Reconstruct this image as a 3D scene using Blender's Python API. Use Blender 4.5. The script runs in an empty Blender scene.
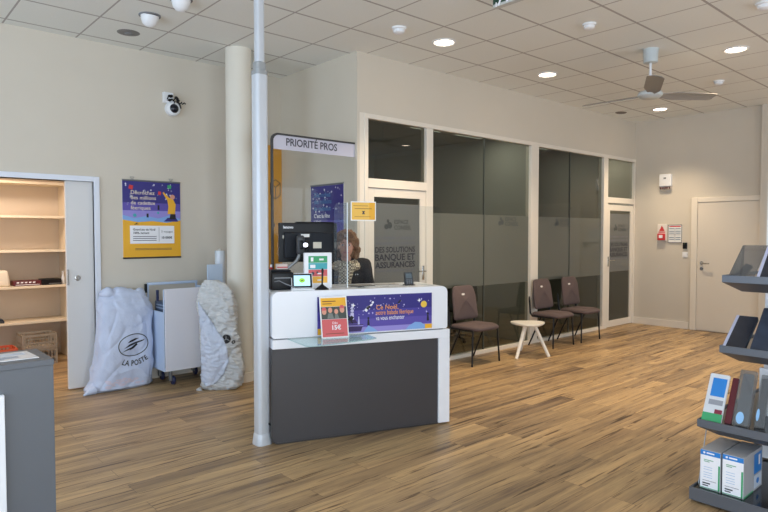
import bpy, bmesh, math, random
from mathutils import Vector, Matrix, noise
from mathutils.bvhtree import BVHTree
random.seed(7)
C = bpy.context.scene.collection
PI = math.pi
EXPOSURE = 0.32
H = 3.3826                      # ceiling height
YL, XR, YG, XB = 6.33, 3.96, 4.87, 10.0   # left wall, return wall, glazed wall, back wall
XN, YN = -3.2, -3.0             # unseen walls on the street side

# ------------------------------------------------------------------ materials
MATS = {}
def srgb(c):
    return tuple(((v/255)/12.92 if v/255 <= .04045 else (((v/255)+.055)/1.055)**2.4) for v in c)
def mat(name, rgb, rough=.5, metal=0, emit=0, spec=.5, coat=0):
    if name in MATS: return MATS[name]
    m = bpy.data.materials.new(name); m.use_nodes = True
    b = m.node_tree.nodes['Principled BSDF']
    col = (*srgb(rgb), 1)
    b.inputs['Base Color'].default_value = col
    b.inputs['Roughness'].default_value = rough
    b.inputs['Metallic'].default_value = metal
    b.inputs['Specular IOR Level'].default_value = spec
    b.inputs['Coat Weight'].default_value = coat
    if emit:
        b.inputs['Emission Color'].default_value = col
        b.inputs['Emission Strength'].default_value = emit
    MATS[name] = m
    return m
def noisy(name, rgb1, rgb2, scale=8, rough=.5, bump=0, bscale=None, stretch=(1,1,1), metal=0, detail=4):
    if name in MATS: return MATS[name]
    m = mat(name, rgb1, rough, metal); nt = m.node_tree; N = nt.nodes; L = nt.links
    b = N['Principled BSDF']
    tc = N.new('ShaderNodeTexCoord'); mp = N.new('ShaderNodeMapping'); mp.inputs['Scale'].default_value = stretch
    n = N.new('ShaderNodeTexNoise'); n.inputs['Scale'].default_value = scale; n.inputs['Detail'].default_value = detail
    mx = N.new('ShaderNodeMix'); mx.data_type = 'RGBA'
    mx.inputs['A'].default_value = (*srgb(rgb1), 1); mx.inputs['B'].default_value = (*srgb(rgb2), 1)
    L.new(tc.outputs['Object'], mp.inputs['Vector']); L.new(mp.outputs[0], n.inputs['Vector'])
    L.new(n.outputs['Fac'], mx.inputs['Factor']); L.new(mx.outputs['Result'], b.inputs['Base Color'])
    if bump:
        n2 = N.new('ShaderNodeTexNoise'); n2.inputs['Scale'].default_value = bscale or scale*4
        L.new(mp.outputs[0], n2.inputs['Vector'])
        bp = N.new('ShaderNodeBump'); bp.inputs['Strength'].default_value = bump; bp.inputs['Distance'].default_value = .01
        L.new(n2.outputs['Fac'], bp.inputs['Height']); L.new(bp.outputs[0], b.inputs['Normal'])
    return m
def glass(name, tint, refl=.06, film=None, film_amt=0, rough=0.0, spec_col=(1,1,1), ior=1.45):
    """thin pane: tinted see-through + mirror by fresnel, optionally an adhesive frosted film"""
    if name in MATS: return MATS[name]
    m = bpy.data.materials.new(name); m.use_nodes = True; nt = m.node_tree; N = nt.nodes; L = nt.links
    N.remove(N['Principled BSDF']); out = N['Material Output']
    tr = N.new('ShaderNodeBsdfTransparent'); tr.inputs[0].default_value = (*tint, 1)
    gl = N.new('ShaderNodeBsdfGlossy'); gl.inputs['Roughness'].default_value = rough; gl.inputs[0].default_value = (*spec_col, 1)
    fr = N.new('ShaderNodeFresnel'); fr.inputs[0].default_value = ior
    body = tr
    if film:
        df = N.new('ShaderNodeBsdfDiffuse'); df.inputs[0].default_value = (*film, 1)
        tl = N.new('ShaderNodeBsdfTranslucent'); tl.inputs[0].default_value = (*film, 1)
        a = N.new('ShaderNodeMixShader'); a.inputs[0].default_value = .35
        L.new(df.outputs[0], a.inputs[1]); L.new(tl.outputs[0], a.inputs[2])
        b = N.new('ShaderNodeMixShader'); b.inputs[0].default_value = film_amt
        L.new(tr.outputs[0], b.inputs[1]); L.new(a.outputs[0], b.inputs[2]); body = b
    geo = N.new('ShaderNodeNewGeometry'); inv = N.new('ShaderNodeMath'); inv.operation = 'SUBTRACT'; inv.inputs[0].default_value = 1
    L.new(geo.outputs['Backfacing'], inv.inputs[1]); ml = N.new('ShaderNodeMath'); ml.operation = 'MULTIPLY'
    L.new(fr.outputs[0], ml.inputs[0]); L.new(inv.outputs[0], ml.inputs[1])
    mx = N.new('ShaderNodeMixShader')
    L.new(ml.outputs[0], mx.inputs[0]); L.new(body.outputs[0], mx.inputs[1]); L.new(gl.outputs[0], mx.inputs[2])
    L.new(mx.outputs[0], out.inputs[0]); MATS[name] = m
    return m

def floor_mat():
    m = mat('oak_plank_floor', (150,120,88), .42); nt = m.node_tree; N = nt.nodes; L = nt.links; b = N['Principled BSDF']
    tc = N.new('ShaderNodeTexCoord')
    br = N.new('ShaderNodeTexBrick'); br.offset = .37; br.offset_frequency = 2; br.squash = 1
    for k, v in dict(Scale=1.0, **{'Mortar Size': .0012, 'Mortar Smooth': .3, 'Bias': 0, 'Brick Width': 1.24, 'Row Height': .155}).items(): br.inputs[k].default_value = v
    br.inputs['Color1'].default_value = (0,0,0,1); br.inputs['Color2'].default_value = (1,1,1,1); br.inputs['Mortar'].default_value = (.5,.5,.5,1)
    L.new(tc.outputs['Object'], br.inputs['Vector'])
    # every plank shifts the grain
    sc = N.new('ShaderNodeVectorMath'); sc.operation = 'SCALE'; sc.inputs['Scale'].default_value = 9.0
    L.new(br.outputs['Color'], sc.inputs[0])
    ad = N.new('ShaderNodeVectorMath'); ad.operation = 'ADD'; L.new(tc.outputs['Object'], ad.inputs[0]); L.new(sc.outputs[0], ad.inputs[1])
    def stretched(scale, vec, detail=5, dist=0, rough=.6):
        mp = N.new('ShaderNodeMapping'); mp.inputs['Scale'].default_value = vec; L.new(ad.outputs[0], mp.inputs['Vector'])
        n = N.new('ShaderNodeTexNoise'); n.inputs['Scale'].default_value = scale; n.inputs['Detail'].default_value = detail
        n.inputs['Distortion'].default_value = dist; n.inputs['Roughness'].default_value = rough
        L.new(mp.outputs[0], n.inputs['Vector']); return n
    base = N.new('ShaderNodeValToRGB'); e = base.color_ramp.elements
    e[0].position = 0; e[0].color = (*srgb((112,90,71)),1); e[1].position = 1; e[1].color = (*srgb((208,173,126)),1)
    L.new(br.outputs['Color'], base.inputs[0])
    g1 = stretched(1.6, (.5,8.5,1), 7, .5, .68)
    r1 = N.new('ShaderNodeValToRGB'); e = r1.color_ramp.elements
    e[0].position = .36; e[0].color = (*srgb((104,84,68)),1); e[1].position = .64; e[1].color = (*srgb((214,179,128)),1)
    L.new(g1.outputs['Fac'], r1.inputs[0])
    mx = N.new('ShaderNodeMix'); mx.data_type = 'RGBA'; mx.inputs['Factor'].default_value = .55
    L.new(base.outputs[0], mx.inputs['A']); L.new(r1.outputs[0], mx.inputs['B'])
    g2 = stretched(3.0, (.5,11,1), 5, .6, .6)
    r2 = N.new('ShaderNodeValToRGB'); e = r2.color_ramp.elements
    e[0].position = .575; e[0].color = (1,1,1,1); e[1].position = .63; e[1].color = (.30,.25,.22,1)
    L.new(g2.outputs['Fac'], r2.inputs[0])
    m2 = N.new('ShaderNodeMix'); m2.data_type = 'RGBA'; m2.blend_type = 'MULTIPLY'; m2.inputs['Factor'].default_value = 1.0
    L.new(mx.outputs['Result'], m2.inputs['A']); L.new(r2.outputs[0], m2.inputs['B'])
    g3 = stretched(14, (.6,9,1), 3)
    r3 = N.new('ShaderNodeMapRange'); r3.inputs['To Min'].default_value = .78; r3.inputs['To Max'].default_value = 1.18
    L.new(g3.outputs['Fac'], r3.inputs['Value'])
    m3 = N.new('ShaderNodeVectorMath'); m3.operation = 'SCALE'; L.new(m2.outputs['Result'], m3.inputs[0]); L.new(r3.outputs[0], m3.inputs['Scale'])
    mo = N.new('ShaderNodeMix'); mo.data_type = 'RGBA'; mo.inputs['B'].default_value = (*srgb((88,70,54)),1)
    L.new(br.outputs['Fac'], mo.inputs['Factor']); L.new(m3.outputs[0], mo.inputs['A'])
    L.new(mo.outputs['Result'], b.inputs['Base Color'])
    bp = N.new('ShaderNodeBump'); bp.inputs['Strength'].default_value = .12; bp.inputs['Distance'].default_value = .003
    L.new(g3.outputs['Fac'], bp.inputs['Height']); L.new(bp.outputs[0], b.inputs['Normal'])
    return m

def ceiling_mat():
    m = mat('mineral_ceiling_tile', (214,208,202), .9); nt = m.node_tree; N = nt.nodes; L = nt.links; b = N['Principled BSDF']
    tc = N.new('ShaderNodeTexCoord'); sp = N.new('ShaderNodeSeparateXYZ'); L.new(tc.outputs['Object'], sp.inputs[0])
    def mth(op, a, bb=None, c=None):
        n = N.new('ShaderNodeMath'); n.operation = op
        for i, v in enumerate((a, bb, c)):
            if v is None: continue
            if isinstance(v, (int, float)): n.inputs[i].default_value = v
            else: L.new(v, n.inputs[i])
        return n.outputs[0]
    def line(s, off, w):
        t = mth('FRACT', mth('DIVIDE', mth('SUBTRACT', s, off - .6*50), .6))
        d = mth('MINIMUM', t, mth('SUBTRACT', 1.0, t))
        return mth('LESS_THAN', mth('MULTIPLY', d, .6), w/2)
    lx = line(sp.outputs['X'], 2.893, .015); ly = line(sp.outputs['Y'], 3.186, .022)
    l = mth('MAXIMUM', lx, ly)
    n = N.new('ShaderNodeTexNoise'); n.inputs['Scale'].default_value = 130; L.new(tc.outputs['Object'], n.inputs['Vector'])
    r = N.new('ShaderNodeMix'); r.data_type = 'RGBA'; r.inputs['A'].default_value = (*srgb((227,228,223)),1); r.inputs['B'].default_value = (*srgb((239,240,235)),1)
    L.new(n.outputs['Fac'], r.inputs['Factor'])
    mx = N.new('ShaderNodeMix'); mx.data_type = 'RGBA'; mx.inputs['B'].default_value = (*srgb((176,171,167)),1)
    L.new(l, mx.inputs['Factor']); L.new(r.outputs['Result'], mx.inputs['A']); L.new(mx.outputs['Result'], b.inputs['Base Color'])
    bp = N.new('ShaderNodeBump'); bp.inputs['Strength'].default_value = .2; bp.inputs['Distance'].default_value = .004; bp.invert = True
    L.new(l, bp.inputs['Height']); L.new(bp.outputs[0], b.inputs['Normal'])
    return m

WALL = noisy('wall_paint', (209,200,185), (214,205,190), 3, .55, .04, 180)
WALLG = noisy('satin_wall_paint', (210,201,185), (215,206,190), 3, .24, .02, 60)
TRIMW = mat('cream_white_lacquer', (232,224,211), .35)
DOORM = mat('door_paint', (224,214,199), .4)
WHITE = mat('white_laminate', (238,239,243), .28)
WHITEP = mat('white_plastic', (235,236,238), .4)
GREYPANEL = noisy('anthracite_panel', (68,66,68), (65,63,66), 3, .33)
DARKFR = mat('dark_grey_metal', (72,70,70), .35, .4)
BLACKM = mat('black_metal', (22,22,24), .4, .3)
BLACKP = mat('black_plastic', (14,15,19), .4, spec=.3)
SCREEN = mat('dark_screen', (16,20,30), .12)
GREYM = mat('grey_metal', (150,153,156), .35, .7)
GREYP = mat('grey_plastic', (128,130,133), .5)
CHROME = mat('brushed_steel', (190,190,188), .25, 1)
FABRIC = noisy('mauve_grey_fabric', (104,88,86), (84,71,71), 220, .95, .3, 400)
YEL = mat('yellow_print', (240,178,44), .5)
AMBER = mat('amber_board', (226,162,58), .5)
NAVY = mat('night_blue_print', (48,42,124), .45)
VIO = mat('violet_print', (92,78,168), .45)
LILAC = mat('lilac_print', (150,140,212), .45)
SKYB = mat('pale_blue_print', (130,172,226), .45)
PRW = mat('white_print', (244,243,246), .5)
PRO = mat('orange_print', (240,160,74), .5)
RED = mat('red_print', (206,52,56), .5)
CORAL = mat('coral_print', (212,96,98), .5)
TEAL = mat('teal_print', (70,170,180), .5)
GRN = mat('green_print', (60,160,104), .5)
BLU = mat('blue_print', (40,128,206), .45)
INK = mat('black_ink', (28,28,34), .6)
INKG = mat('grey_ink', (70,68,78), .6)
PAPER = mat('paper', (240,240,238), .7)
SKIN = noisy('skin', (214,160,136), (204,146,122), 12, .5)
FLOOR = floor_mat(); CEIL = ceiling_mat()
GL_DARK = glass('tinted_partition_glass', (.60,.61,.56), ior=1.52)
GL_FROST = glass('frosted_film_glass', (.50,.52,.46), film=(.25,.26,.225), film_amt=.62, ior=1.52)
GL_DFROST = glass('door_film_glass', (.50,.53,.52), film=(.32,.33,.32), film_amt=.6, ior=1.52)
GL_CLEAR = glass('clear_acrylic', (.93,.95,.96), ior=1.35)
GL_SIGN = glass('clear_screen_glass', (.96,.965,.96), ior=1.25)
GL_SHELF = glass('greenish_shelf_glass', (.74,.86,.86), ior=1.55)
GL_BAG = glass('smoky_acrylic', (.66,.67,.68), film=(.42,.42,.42), film_amt=.25, ior=1.5)

# ------------------------------------------------------------------ mesh helpers
def xbox(bm, x0, x1, y0, y1, z0, z1, bev=0, M=None, seg=2):
    vs = [bm.verts.new((x, y, z)) for x in (x0, x1) for y in (y0, y1) for z in (z0, z1)]
    idx = [(0,1,3,2),(4,6,7,5),(0,4,5,1),(2,3,7,6),(0,2,6,4),(1,5,7,3)]
    fs = [bm.faces.new([vs[i] for i in f]) for f in idx]
    if bev:
        es = list({e for f in fs for e in f.edges})
        r = bmesh.ops.bevel(bm, geom=es, offset=bev, segments=seg, affect='EDGES', profile=.5)
        vs = list({v for f in r['faces'] for v in f.verts} | {v for v in vs if v.is_valid})
    if M is not None: bmesh.ops.transform(bm, matrix=M, verts=[v for v in vs if v.is_valid])
    return vs
def frame_of(d):
    d = Vector(d).normalized(); a = Vector((0,0,1)) if abs(d.z) < .9 else Vector((1,0,0))
    u = d.cross(a).normalized(); return u, d.cross(u).normalized()
def tube(bm, pts, r, n=10, caps=True, close=False):
    pts = [Vector(p) for p in pts]; rs = r if isinstance(r, (list, tuple)) else [r]*len(pts)
    rings = []; u = None
    for i, p in enumerate(pts):
        if close: d = pts[(i+1) % len(pts)] - pts[i-1]
        else: d = (pts[min(i+1, len(pts)-1)] - pts[max(i-1, 0)])
        d.normalize()
        if u is None: u, w = frame_of(d)
        else:
            u = (u - d*u.dot(d)).normalized(); w = d.cross(u).normalized()
        rings.append([bm.verts.new(p + (u*math.cos(2*PI*k/n) + w*math.sin(2*PI*k/n))*rs[i]) for k in range(n)])
    m = len(rings)
    for i in range(m if close else m-1):
        a, b = rings[i], rings[(i+1) % m]
        for k in range(n): bm.faces.new((a[k], a[(k+1) % n], b[(k+1) % n], b[k]))
    if caps and not close: bm.faces.new(rings[0][::-1]); bm.faces.new(rings[-1])
    return [v for r_ in rings for v in r_]
def lathe(bm, prof, n=32, c=(0,0), axis=None):
    """prof: list of (r,z)"""
    rings = []
    for r, z in prof:
        if r < 1e-6: rings.append([bm.verts.new((c[0], c[1], z))])
        else: rings.append([bm.verts.new((c[0]+r*math.cos(2*PI*k/n), c[1]+r*math.sin(2*PI*k/n), z)) for k in range(n)])
    for a, b in zip(rings, rings[1:]):
        for k in range(n):
            q = [a[k % len(a)], a[(k+1) % len(a)], b[(k+1) % len(b)], b[k % len(b)]]
            q = list(dict.fromkeys(q))
            if len(q) > 2: bm.faces.new(q)
    if len(rings[0]) > 1: bm.faces.new(rings[0][::-1])
    if len(rings[-1]) > 1: bm.faces.new(rings[-1])
    vs = [v for r_ in rings for v in r_]
    if axis is not None: bmesh.ops.transform(bm, matrix=axis, verts=vs)
    return vs
def prism(bm, poly, o, u, v, n, t):
    """polygon in (u,v) extruded by t along n"""
    o, u, v, n = map(Vector, (o, u, v, n))
    a = [bm.verts.new(o+u*x+v*y) for x, y in poly]; b = [bm.verts.new(o+u*x+v*y+n*t) for x, y in poly]
    bm.faces.new(a[::-1]); bm.faces.new(b)
    for i in range(len(a)):
        j = (i+1) % len(a); bm.faces.new((a[i], a[j], b[j], b[i]))
def ell(bm, c, r, seg=20, rings=12, M=None):
    mt = Matrix.Translation(c) @ (M or Matrix()) @ Matrix.Diagonal((*r, 1))
    bmesh.ops.create_uvsphere(bm, u_segments=seg, v_segments=rings, radius=1, matrix=mt)
def capsule(bm, a, b, r1, r2, n=14):
    a, b = Vector(a), Vector(b); tube(bm, [a, b], [r1, r2], n)
    ell(bm, a, (r1,)*3, 14, 8); ell(bm, b, (r2,)*3, 14, 8)
def obj(name, bm, m, parent=None, smooth=False, props=None, angle=40):
    bmesh.ops.recalc_face_normals(bm, faces=bm.faces)
    me = bpy.data.meshes.new(name); bm.to_mesh(me); bm.free()
    ms = m if isinstance(m, (list, tuple)) else [m]
    for x in ms: me.materials.append(x)
    if smooth:
        me.shade_smooth() if angle >= 180 else None
        for p in me.polygons: p.use_smooth = True
        if angle < 180: me.set_sharp_from_angle(angle=math.radians(angle))
    o = bpy.data.objects.new(name, me); C.objects.link(o)
    if parent is not None: o.parent = parent
    if props:
        for k, v in props.items(): o[k] = v
    return o
def remesh_obj(name, bm, m, parent, vox=.008, disp=0, dscale=20, smooth=4):
    """grows one continuous closed surface out of overlapping volumes"""
    o = obj('tmp', bm, m)
    md = o.modifiers.new('r', 'REMESH'); md.mode = 'VOXEL'; md.voxel_size = vox
    md = o.modifiers.new('s', 'SMOOTH'); md.iterations = smooth; md.factor = .5
    dg = bpy.context.evaluated_depsgraph_get(); me = bpy.data.meshes.new_from_object(o.evaluated_get(dg))
    bpy.data.objects.remove(o); me.name = name
    if disp:
        ns = [v.normal.copy() for v in me.vertices]
        for v, nn in zip(me.vertices, ns): v.co += nn*disp*noise.fractal(v.co*dscale, 1, 2, 3)
    for p in me.polygons: p.use_smooth = True
    o2 = bpy.data.objects.new(name, me); C.objects.link(o2)
    if parent is not None: o2.parent = parent
    return o2
def B(*a, **k):
    bm = bmesh.new(); xbox(bm, *a, **k); return bm
def thing(name, label, cat, loc=(0,0,0), rotz=0, group=None):
    o = bpy.data.objects.new(name, None); C.objects.link(o); o.empty_display_size = .1
    o.location = loc; o.rotation_euler = (0,0,rotz); o['label'] = label; o['category'] = cat
    if group: o['group'] = group
    return o
def tag(o, label, cat, group=None):
    o['label'] = label; o['category'] = cat
    if group: o['group'] = group
    return o
def struct(name, bm, m, parent=None, smooth=False):
    o = obj(name, bm, m, parent, smooth)
    if parent is None: o['kind'] = 'structure'
    return o
def sroot(name, loc=(0,0,0)):
    o = bpy.data.objects.new(name, None); C.objects.link(o); o.location = loc; o['kind'] = 'structure'; return o
def dup(root, loc, label, rotz=None):
    r = root.copy(); C.objects.link(r); r.location = loc; r['label'] = label
    if rotz is not None: r.rotation_euler = (0,0,rotz)
    for ch in list(root.children):
        c = ch.copy(); C.objects.link(c); c.parent = r
        for g in list(ch.children):
            d = g.copy(); C.objects.link(d); d.parent = c
    return r
def text_mesh(s, size, align='LEFT', bold=0, shear=0, spacing=1.0, width=None):
    cu = bpy.data.curves.new('t', 'FONT'); cu.body = s; cu.size = size; cu.align_x = align; cu.align_y = 'BOTTOM_BASELINE'
    cu.offset = bold; cu.shear = shear; cu.space_character = spacing; cu.resolution_u = 3
    o = bpy.data.objects.new('t', cu); C.objects.link(o)
    dg = bpy.context.evaluated_depsgraph_get(); me = bpy.data.meshes.new_from_object(o.evaluated_get(dg))
    bpy.data.objects.remove(o); bm = bmesh.new(); bm.from_mesh(me); bpy.data.meshes.remove(me)
    if width and bm.verts:
        xs = [v.co.x for v in bm.verts]; w = max(xs)-min(xs); x0 = min(xs); k = width/w
        for v in bm.verts: v.co.x = (v.co.x-x0)*k
    return bm
class Face:
    """a flat printed face: origin, right and up directions, normal towards the reader"""
    def __init__(s, o, u, v, parent):
        s.o, s.u, s.v = Vector(o), Vector(u).normalized(), Vector(v).normalized(); s.n = s.u.cross(s.v); s.p = parent
    def at(s, x, y, d=0): return s.o+s.u*x+s.v*y+s.n*d
    def polys(s, name, ps, m, d=.0012, t=.0006):
        bm = bmesh.new()
        for p in ps: prism(bm, p, s.o+s.n*d, s.u, s.v, s.n, t)
        return obj(name, bm, m, s.p)
    def rect(s, name, x0, x1, y0, y1, m, d=.0012, t=.0006): return s.polys(name, [[(x0,y0),(x1,y0),(x1,y1),(x0,y1)]], m, d, t)
    def text(s, name, body, x, y, size, m, d=.003, **k):
        bm = text_mesh(body, size, **k)
        for v in bm.verts: v.co = s.at(x+v.co.x, y+v.co.y, d)
        return obj(name, bm, m, s.p)
def disc(cx, cy, r, n=14, ry=None): return [(cx+r*math.cos(2*PI*k/n), cy+(ry or r)*math.sin(2*PI*k/n)) for k in range(n)]
def star(cx, cy, r):
    return [(cx+(r if k % 2 == 0 else r*.35)*math.cos(PI/2+PI*k/4), cy+(r if k % 2 == 0 else r*.35)*math.sin(PI/2+PI*k/4)) for k in range(8)]

# ------------------------------------------------------------------ the room
bm = bmesh.new(); xbox(bm, XN-.2, XB+.2, YN-.2, 8.7, -.1, 0)
struct('floor', bm, FLOOR)
bm = bmesh.new(); xbox(bm, XN-.2, XB+.2, YN-.2, YL+.1, H, H+.12)
struct('ceiling', bm, CEIL)
# left wall, with the store-room opening
DX0, DX1, DZ = .25, 1.83, 2.02
bm = bmesh.new()
xbox(bm, XN-.2, DX0, YL, YL+.12, 0, H); xbox(bm, DX1, XR+.15, YL, YL+.12, 0, H); xbox(bm, DX0, DX1, YL, YL+.12, DZ, H)
struct('wall_left', bm, WALL)
struct('wall_middle', B(XR, XR+.15, YG, YL, 0, H), WALLG)
# wall over and beside the glazed partition
bm = bmesh.new(); xbox(bm, XR+.15, XB, YG, YG+.12, 2.76, H); xbox(bm, XR, XR+.15, YG-.001, YG, 0, H)
struct('wall_centre', bm, WALL)
struct('wall_back', B(XB, XB+.12, YN-.2, 8.6, 0, H), WALL)
struct('wall_recess', B(9.93, XB, 2.2, 2.965, 0, H), WALL)
# street side: two walls with big shop windows, the far two added for light
def window_wall(name, axis, pos, a0, a1, openings, z0=.25, z1=2.9):
    bm = bmesh.new(); t = .2
    def seg(p, q, za, zb):
        if axis == 'x': xbox(bm, pos-t, pos, p, q, za, zb)
        else: xbox(bm, p, q, pos-t, pos, za, zb)
    seg(a0, a1, 0, z0); seg(a0, a1, z1, H)
    cur = a0
    for p, q in openings: seg(cur, p, z0, z1); cur = q
    seg(cur, a1, z0, z1)
    return struct(name, bm, WALL)
WX = [(-2.4,-.1),(.3,2.6),(3.0,5.3)]; WY = [(-2.4,-.3),(.1,2.2),(5.2,7.4),(7.8,9.7)]  # last two right-wall openings are added to brighten the far ceiling
window_wall('wall_near', 'x', XN, YN-.2, YL+.1, WX)
window_wall('wall_right', 'y', YN, XN, XB, WY)
wn = 5
def frame_bm(axis, pos, p, q, z0, z1, t=.05):
    bm = bmesh.new()
    for a, b, za, zb in ((p,p+t,z0,z1),(q-t,q,z0,z1),(p+t,q-t,z0,z0+t),(p+t,q-t,z1-t,z1),((p+q)/2-t/2,(p+q)/2+t/2,z0+t,z1-t)):
        if axis == 'x': xbox(bm, pos-.13, pos-.07, a, b, za, zb)
        else: xbox(bm, a, b, pos-.13, pos-.07, za, zb)
    return bm
def pane_bm(axis, pos, p, q, z0, z1):
    if axis == 'x': return B(pos-.103, pos-.097, p+.04, q-.04, z0+.04, z1-.04)
    return B(p+.04, q-.04, pos-.103, pos-.097, z0+.04, z1-.04)
SUN_L = []
def day(name, loc, rot, sx, sy, power, col):
    l = bpy.data.lights.new(name, 'AREA'); l.shape = 'RECTANGLE'; l.size = sx; l.size_y = sy; l.energy = power; l.color = col
    o = bpy.data.objects.new(name, l); C.objects.link(o); o.location = loc; o.rotation_euler = rot; return o
GL_WIN = glass('shop_window_glass', (.95,.97,.97), ior=1.3)
for p, q in WX:
    w = struct(f'window_{wn}', frame_bm('x', XN, p, q, .25, 2.9), TRIMW); wn += 1
    struct('pane', pane_bm('x', XN, p, q, .25, 2.9), GL_WIN, w)
    day('daylight', (XN-.25, (p+q)/2, 1.6), (0, -PI/2-.5, 0), 2.6, q-p, 82, (.64,.79,1))
for p, q in WY:
    w = struct(f'window_{wn}', frame_bm('y', YN, p, q, .25, 2.9), TRIMW); wn += 1
    struct('pane', pane_bm('y', YN, p, q, .25, 2.9), GL_WIN, w)
    day('daylight', ((p+q)/2, YN-.25, 1.6), (PI/2+.5, 0, 0), q-p, 2.6, 88 if p < 3 else 45, (.80,.89,1))

# baseboards
bm = bmesh.new(); xbox(bm, DX1+.06, XR, YL-.014, YL, 0, .1); struct('baseboard_left', bm, TRIMW)
struct('baseboard_middle', B(XR-.014, XR, YG, YL-.014, 0, .1), TRIMW)
struct('baseboard_back', B(XB-.016, XB, 3.96, YG, 0, .11), TRIMW)

# ---- store room behind the sliding door
bm = bmesh.new(); xbox(bm, .1, 2.5, 8.5, 8.6, 0, 2.5); xbox(bm, 2.4, 2.5, YL+.12, 8.5, 0, 2.5); xbox(bm, .1, .2, YL+.12, 8.5, 0, 2.5); xbox(bm, .1, 2.5, YL+.12, 8.6, 2.5, 2.56)
struct('wall_store', bm, mat('store_wall_paint', (222,206,186), .6))
bm = bmesh.new()
for a, b, c, d in ((DX0-.05,DX0,0,DZ+.05),(DX1,DX1+.05,0,DZ+.05),(DX0,DX1,DZ,DZ+.05)): xbox(bm, a, b, YL-.02, YL+.12, c, d, .003)
struct('trim_1', bm, mat('white_door_trim', (228,232,242), .35))
d4 = struct('door_4', B(1.585, DX1, YL+.03, YL+.07, .012, DZ, .002), mat('sliding_door_paint', (222,220,218), .4))
bm = bmesh.new()
lathe(bm, [(.026,0),(.026,.006),(.018,.008),(.018,.004),(0,.004)], 24, axis=Matrix.Translation((1.68, YL+.03, 1.085)) @ Matrix.Rotation(PI/2, 4, 'X'))
xbox(bm, 1.668, 1.692, YL+.022, YL+.026, 1.083, 1.088)
struct('door_lock', bm, CHROME, d4, True)
bm = bmesh.new(); xbox(bm, 1.585, 1.6, YL+.018, YL+.03, 1.02, 1.17, .002); struct('edge_pull', bm, CHROME, d4)

sh = thing('shelving_unit', 'cream shelving unit with open boards in the store room', 'shelf', (1.1, 8.3, 0))
SHM = mat('cream_shelf_board', (236,222,198), .4)
for z in (.45, .87, 1.295, 1.70, 2.10):
    obj('shelf_board', B(-.88, .93, -.2, .19, z, z+.028, .002), SHM, sh)
obj('side_panel', B(.93, .955, -.2, .19, 0, 2.14, .002), SHM, sh)
obj('side_panel', B(-.9, -.88, -.2, .19, 0, 2.14, .002), SHM, sh)
l = day('store_lamp_light', (1.1, 7.3, 2.42), (0,0,0), .9, .5, 20, (1,.86,.74))
t = thing('ceiling_panel_light', 'flat warm panel lamp on the store room ceiling', 'ceiling light', (1.1, 7.3, 2.5))
obj('housing', B(-.5,.5,-.3,.3,-.04,0,.004), WHITEP, t); obj('diffuser', B(-.46,.46,-.26,.26,-.046,-.038), mat('warm_diffuser', (255,214,160), .5, emit=3), t)

# things on the shelves
bm = bmesh.new(); xbox(bm, -.13, .13, -.1, .1, 0, .19, .035, seg=4)
for v in bm.verts:
    if v.co.z > .1: v.co.x *= .88; v.co.y *= .9
tag(obj('storage_box', bm, mat('cream_plastic', (238,226,208), .45), smooth=True), 'cream rounded plastic box on the store room shelf', 'box').location = (1.30, 8.24, .898)
t = thing('flat_case', 'dark red flat case with pale print lying on the store shelf', 'case', (1.60, 8.23, .898))
obj('case_body', B(-.14,.15,-.09,.1,0,.06,.006), mat('dark_red_card', (92,22,32), .4), t)
f = Face((-.14,-.091,0), (1,0,0), (0,0,1), t)
f.polys('printed_marks', [[(.03+.042*k,.034),(.055+.042*k,.034),(.058+.042*k,.05),(.033+.042*k,.05)] for k in range(5)]+[[(.02,.012),(.27,.012),(.27,.018),(.02,.018)]], PRW)
t = thing('flat_case', 'black flat case at the right end of the store shelf', 'case', (1.87, 8.23, .898))
obj('case_body', B(-.115,.1,-.09,.1,0,.07,.006), BLACKP, t); obj('silver_edge', B(-.04,.09,-.094,-.09,.012,.02), GREYM, t)
bm = bmesh.new(); lathe(bm, [(0,0),(.02,0),(.02,.08),(.012,.1),(.012,.14),(.016,.145),(.016,.16),(0,.16)], 16)
tag(obj('spray_bottle', bm, WHITEP, smooth=True), 'small white bottle beside the black flat case', 'bottle').location = (2.0, 8.2, .898)
bm = bmesh.new(); xbox(bm, -.1,.06,-.07,.07,0,.03,.008); xbox(bm,-.08,.05,-.05,.05,.03,.045,.006)
tag(obj('folded_cloth', bm, mat('dark_cloth', (58,62,72), .9), smooth=True), 'dark folded cloth on the lowest store room board', 'cloth').location = (1.30, 8.2, .478)
tag(obj('paper_pack', B(-.1,.1,-.08,.1,0,.035,.004), mat('violet_card', (108,88,150), .5)), 'violet pack of paper on the store shelf at eye level', 'paper').location = (1.22, 8.2, 1.323)
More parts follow.
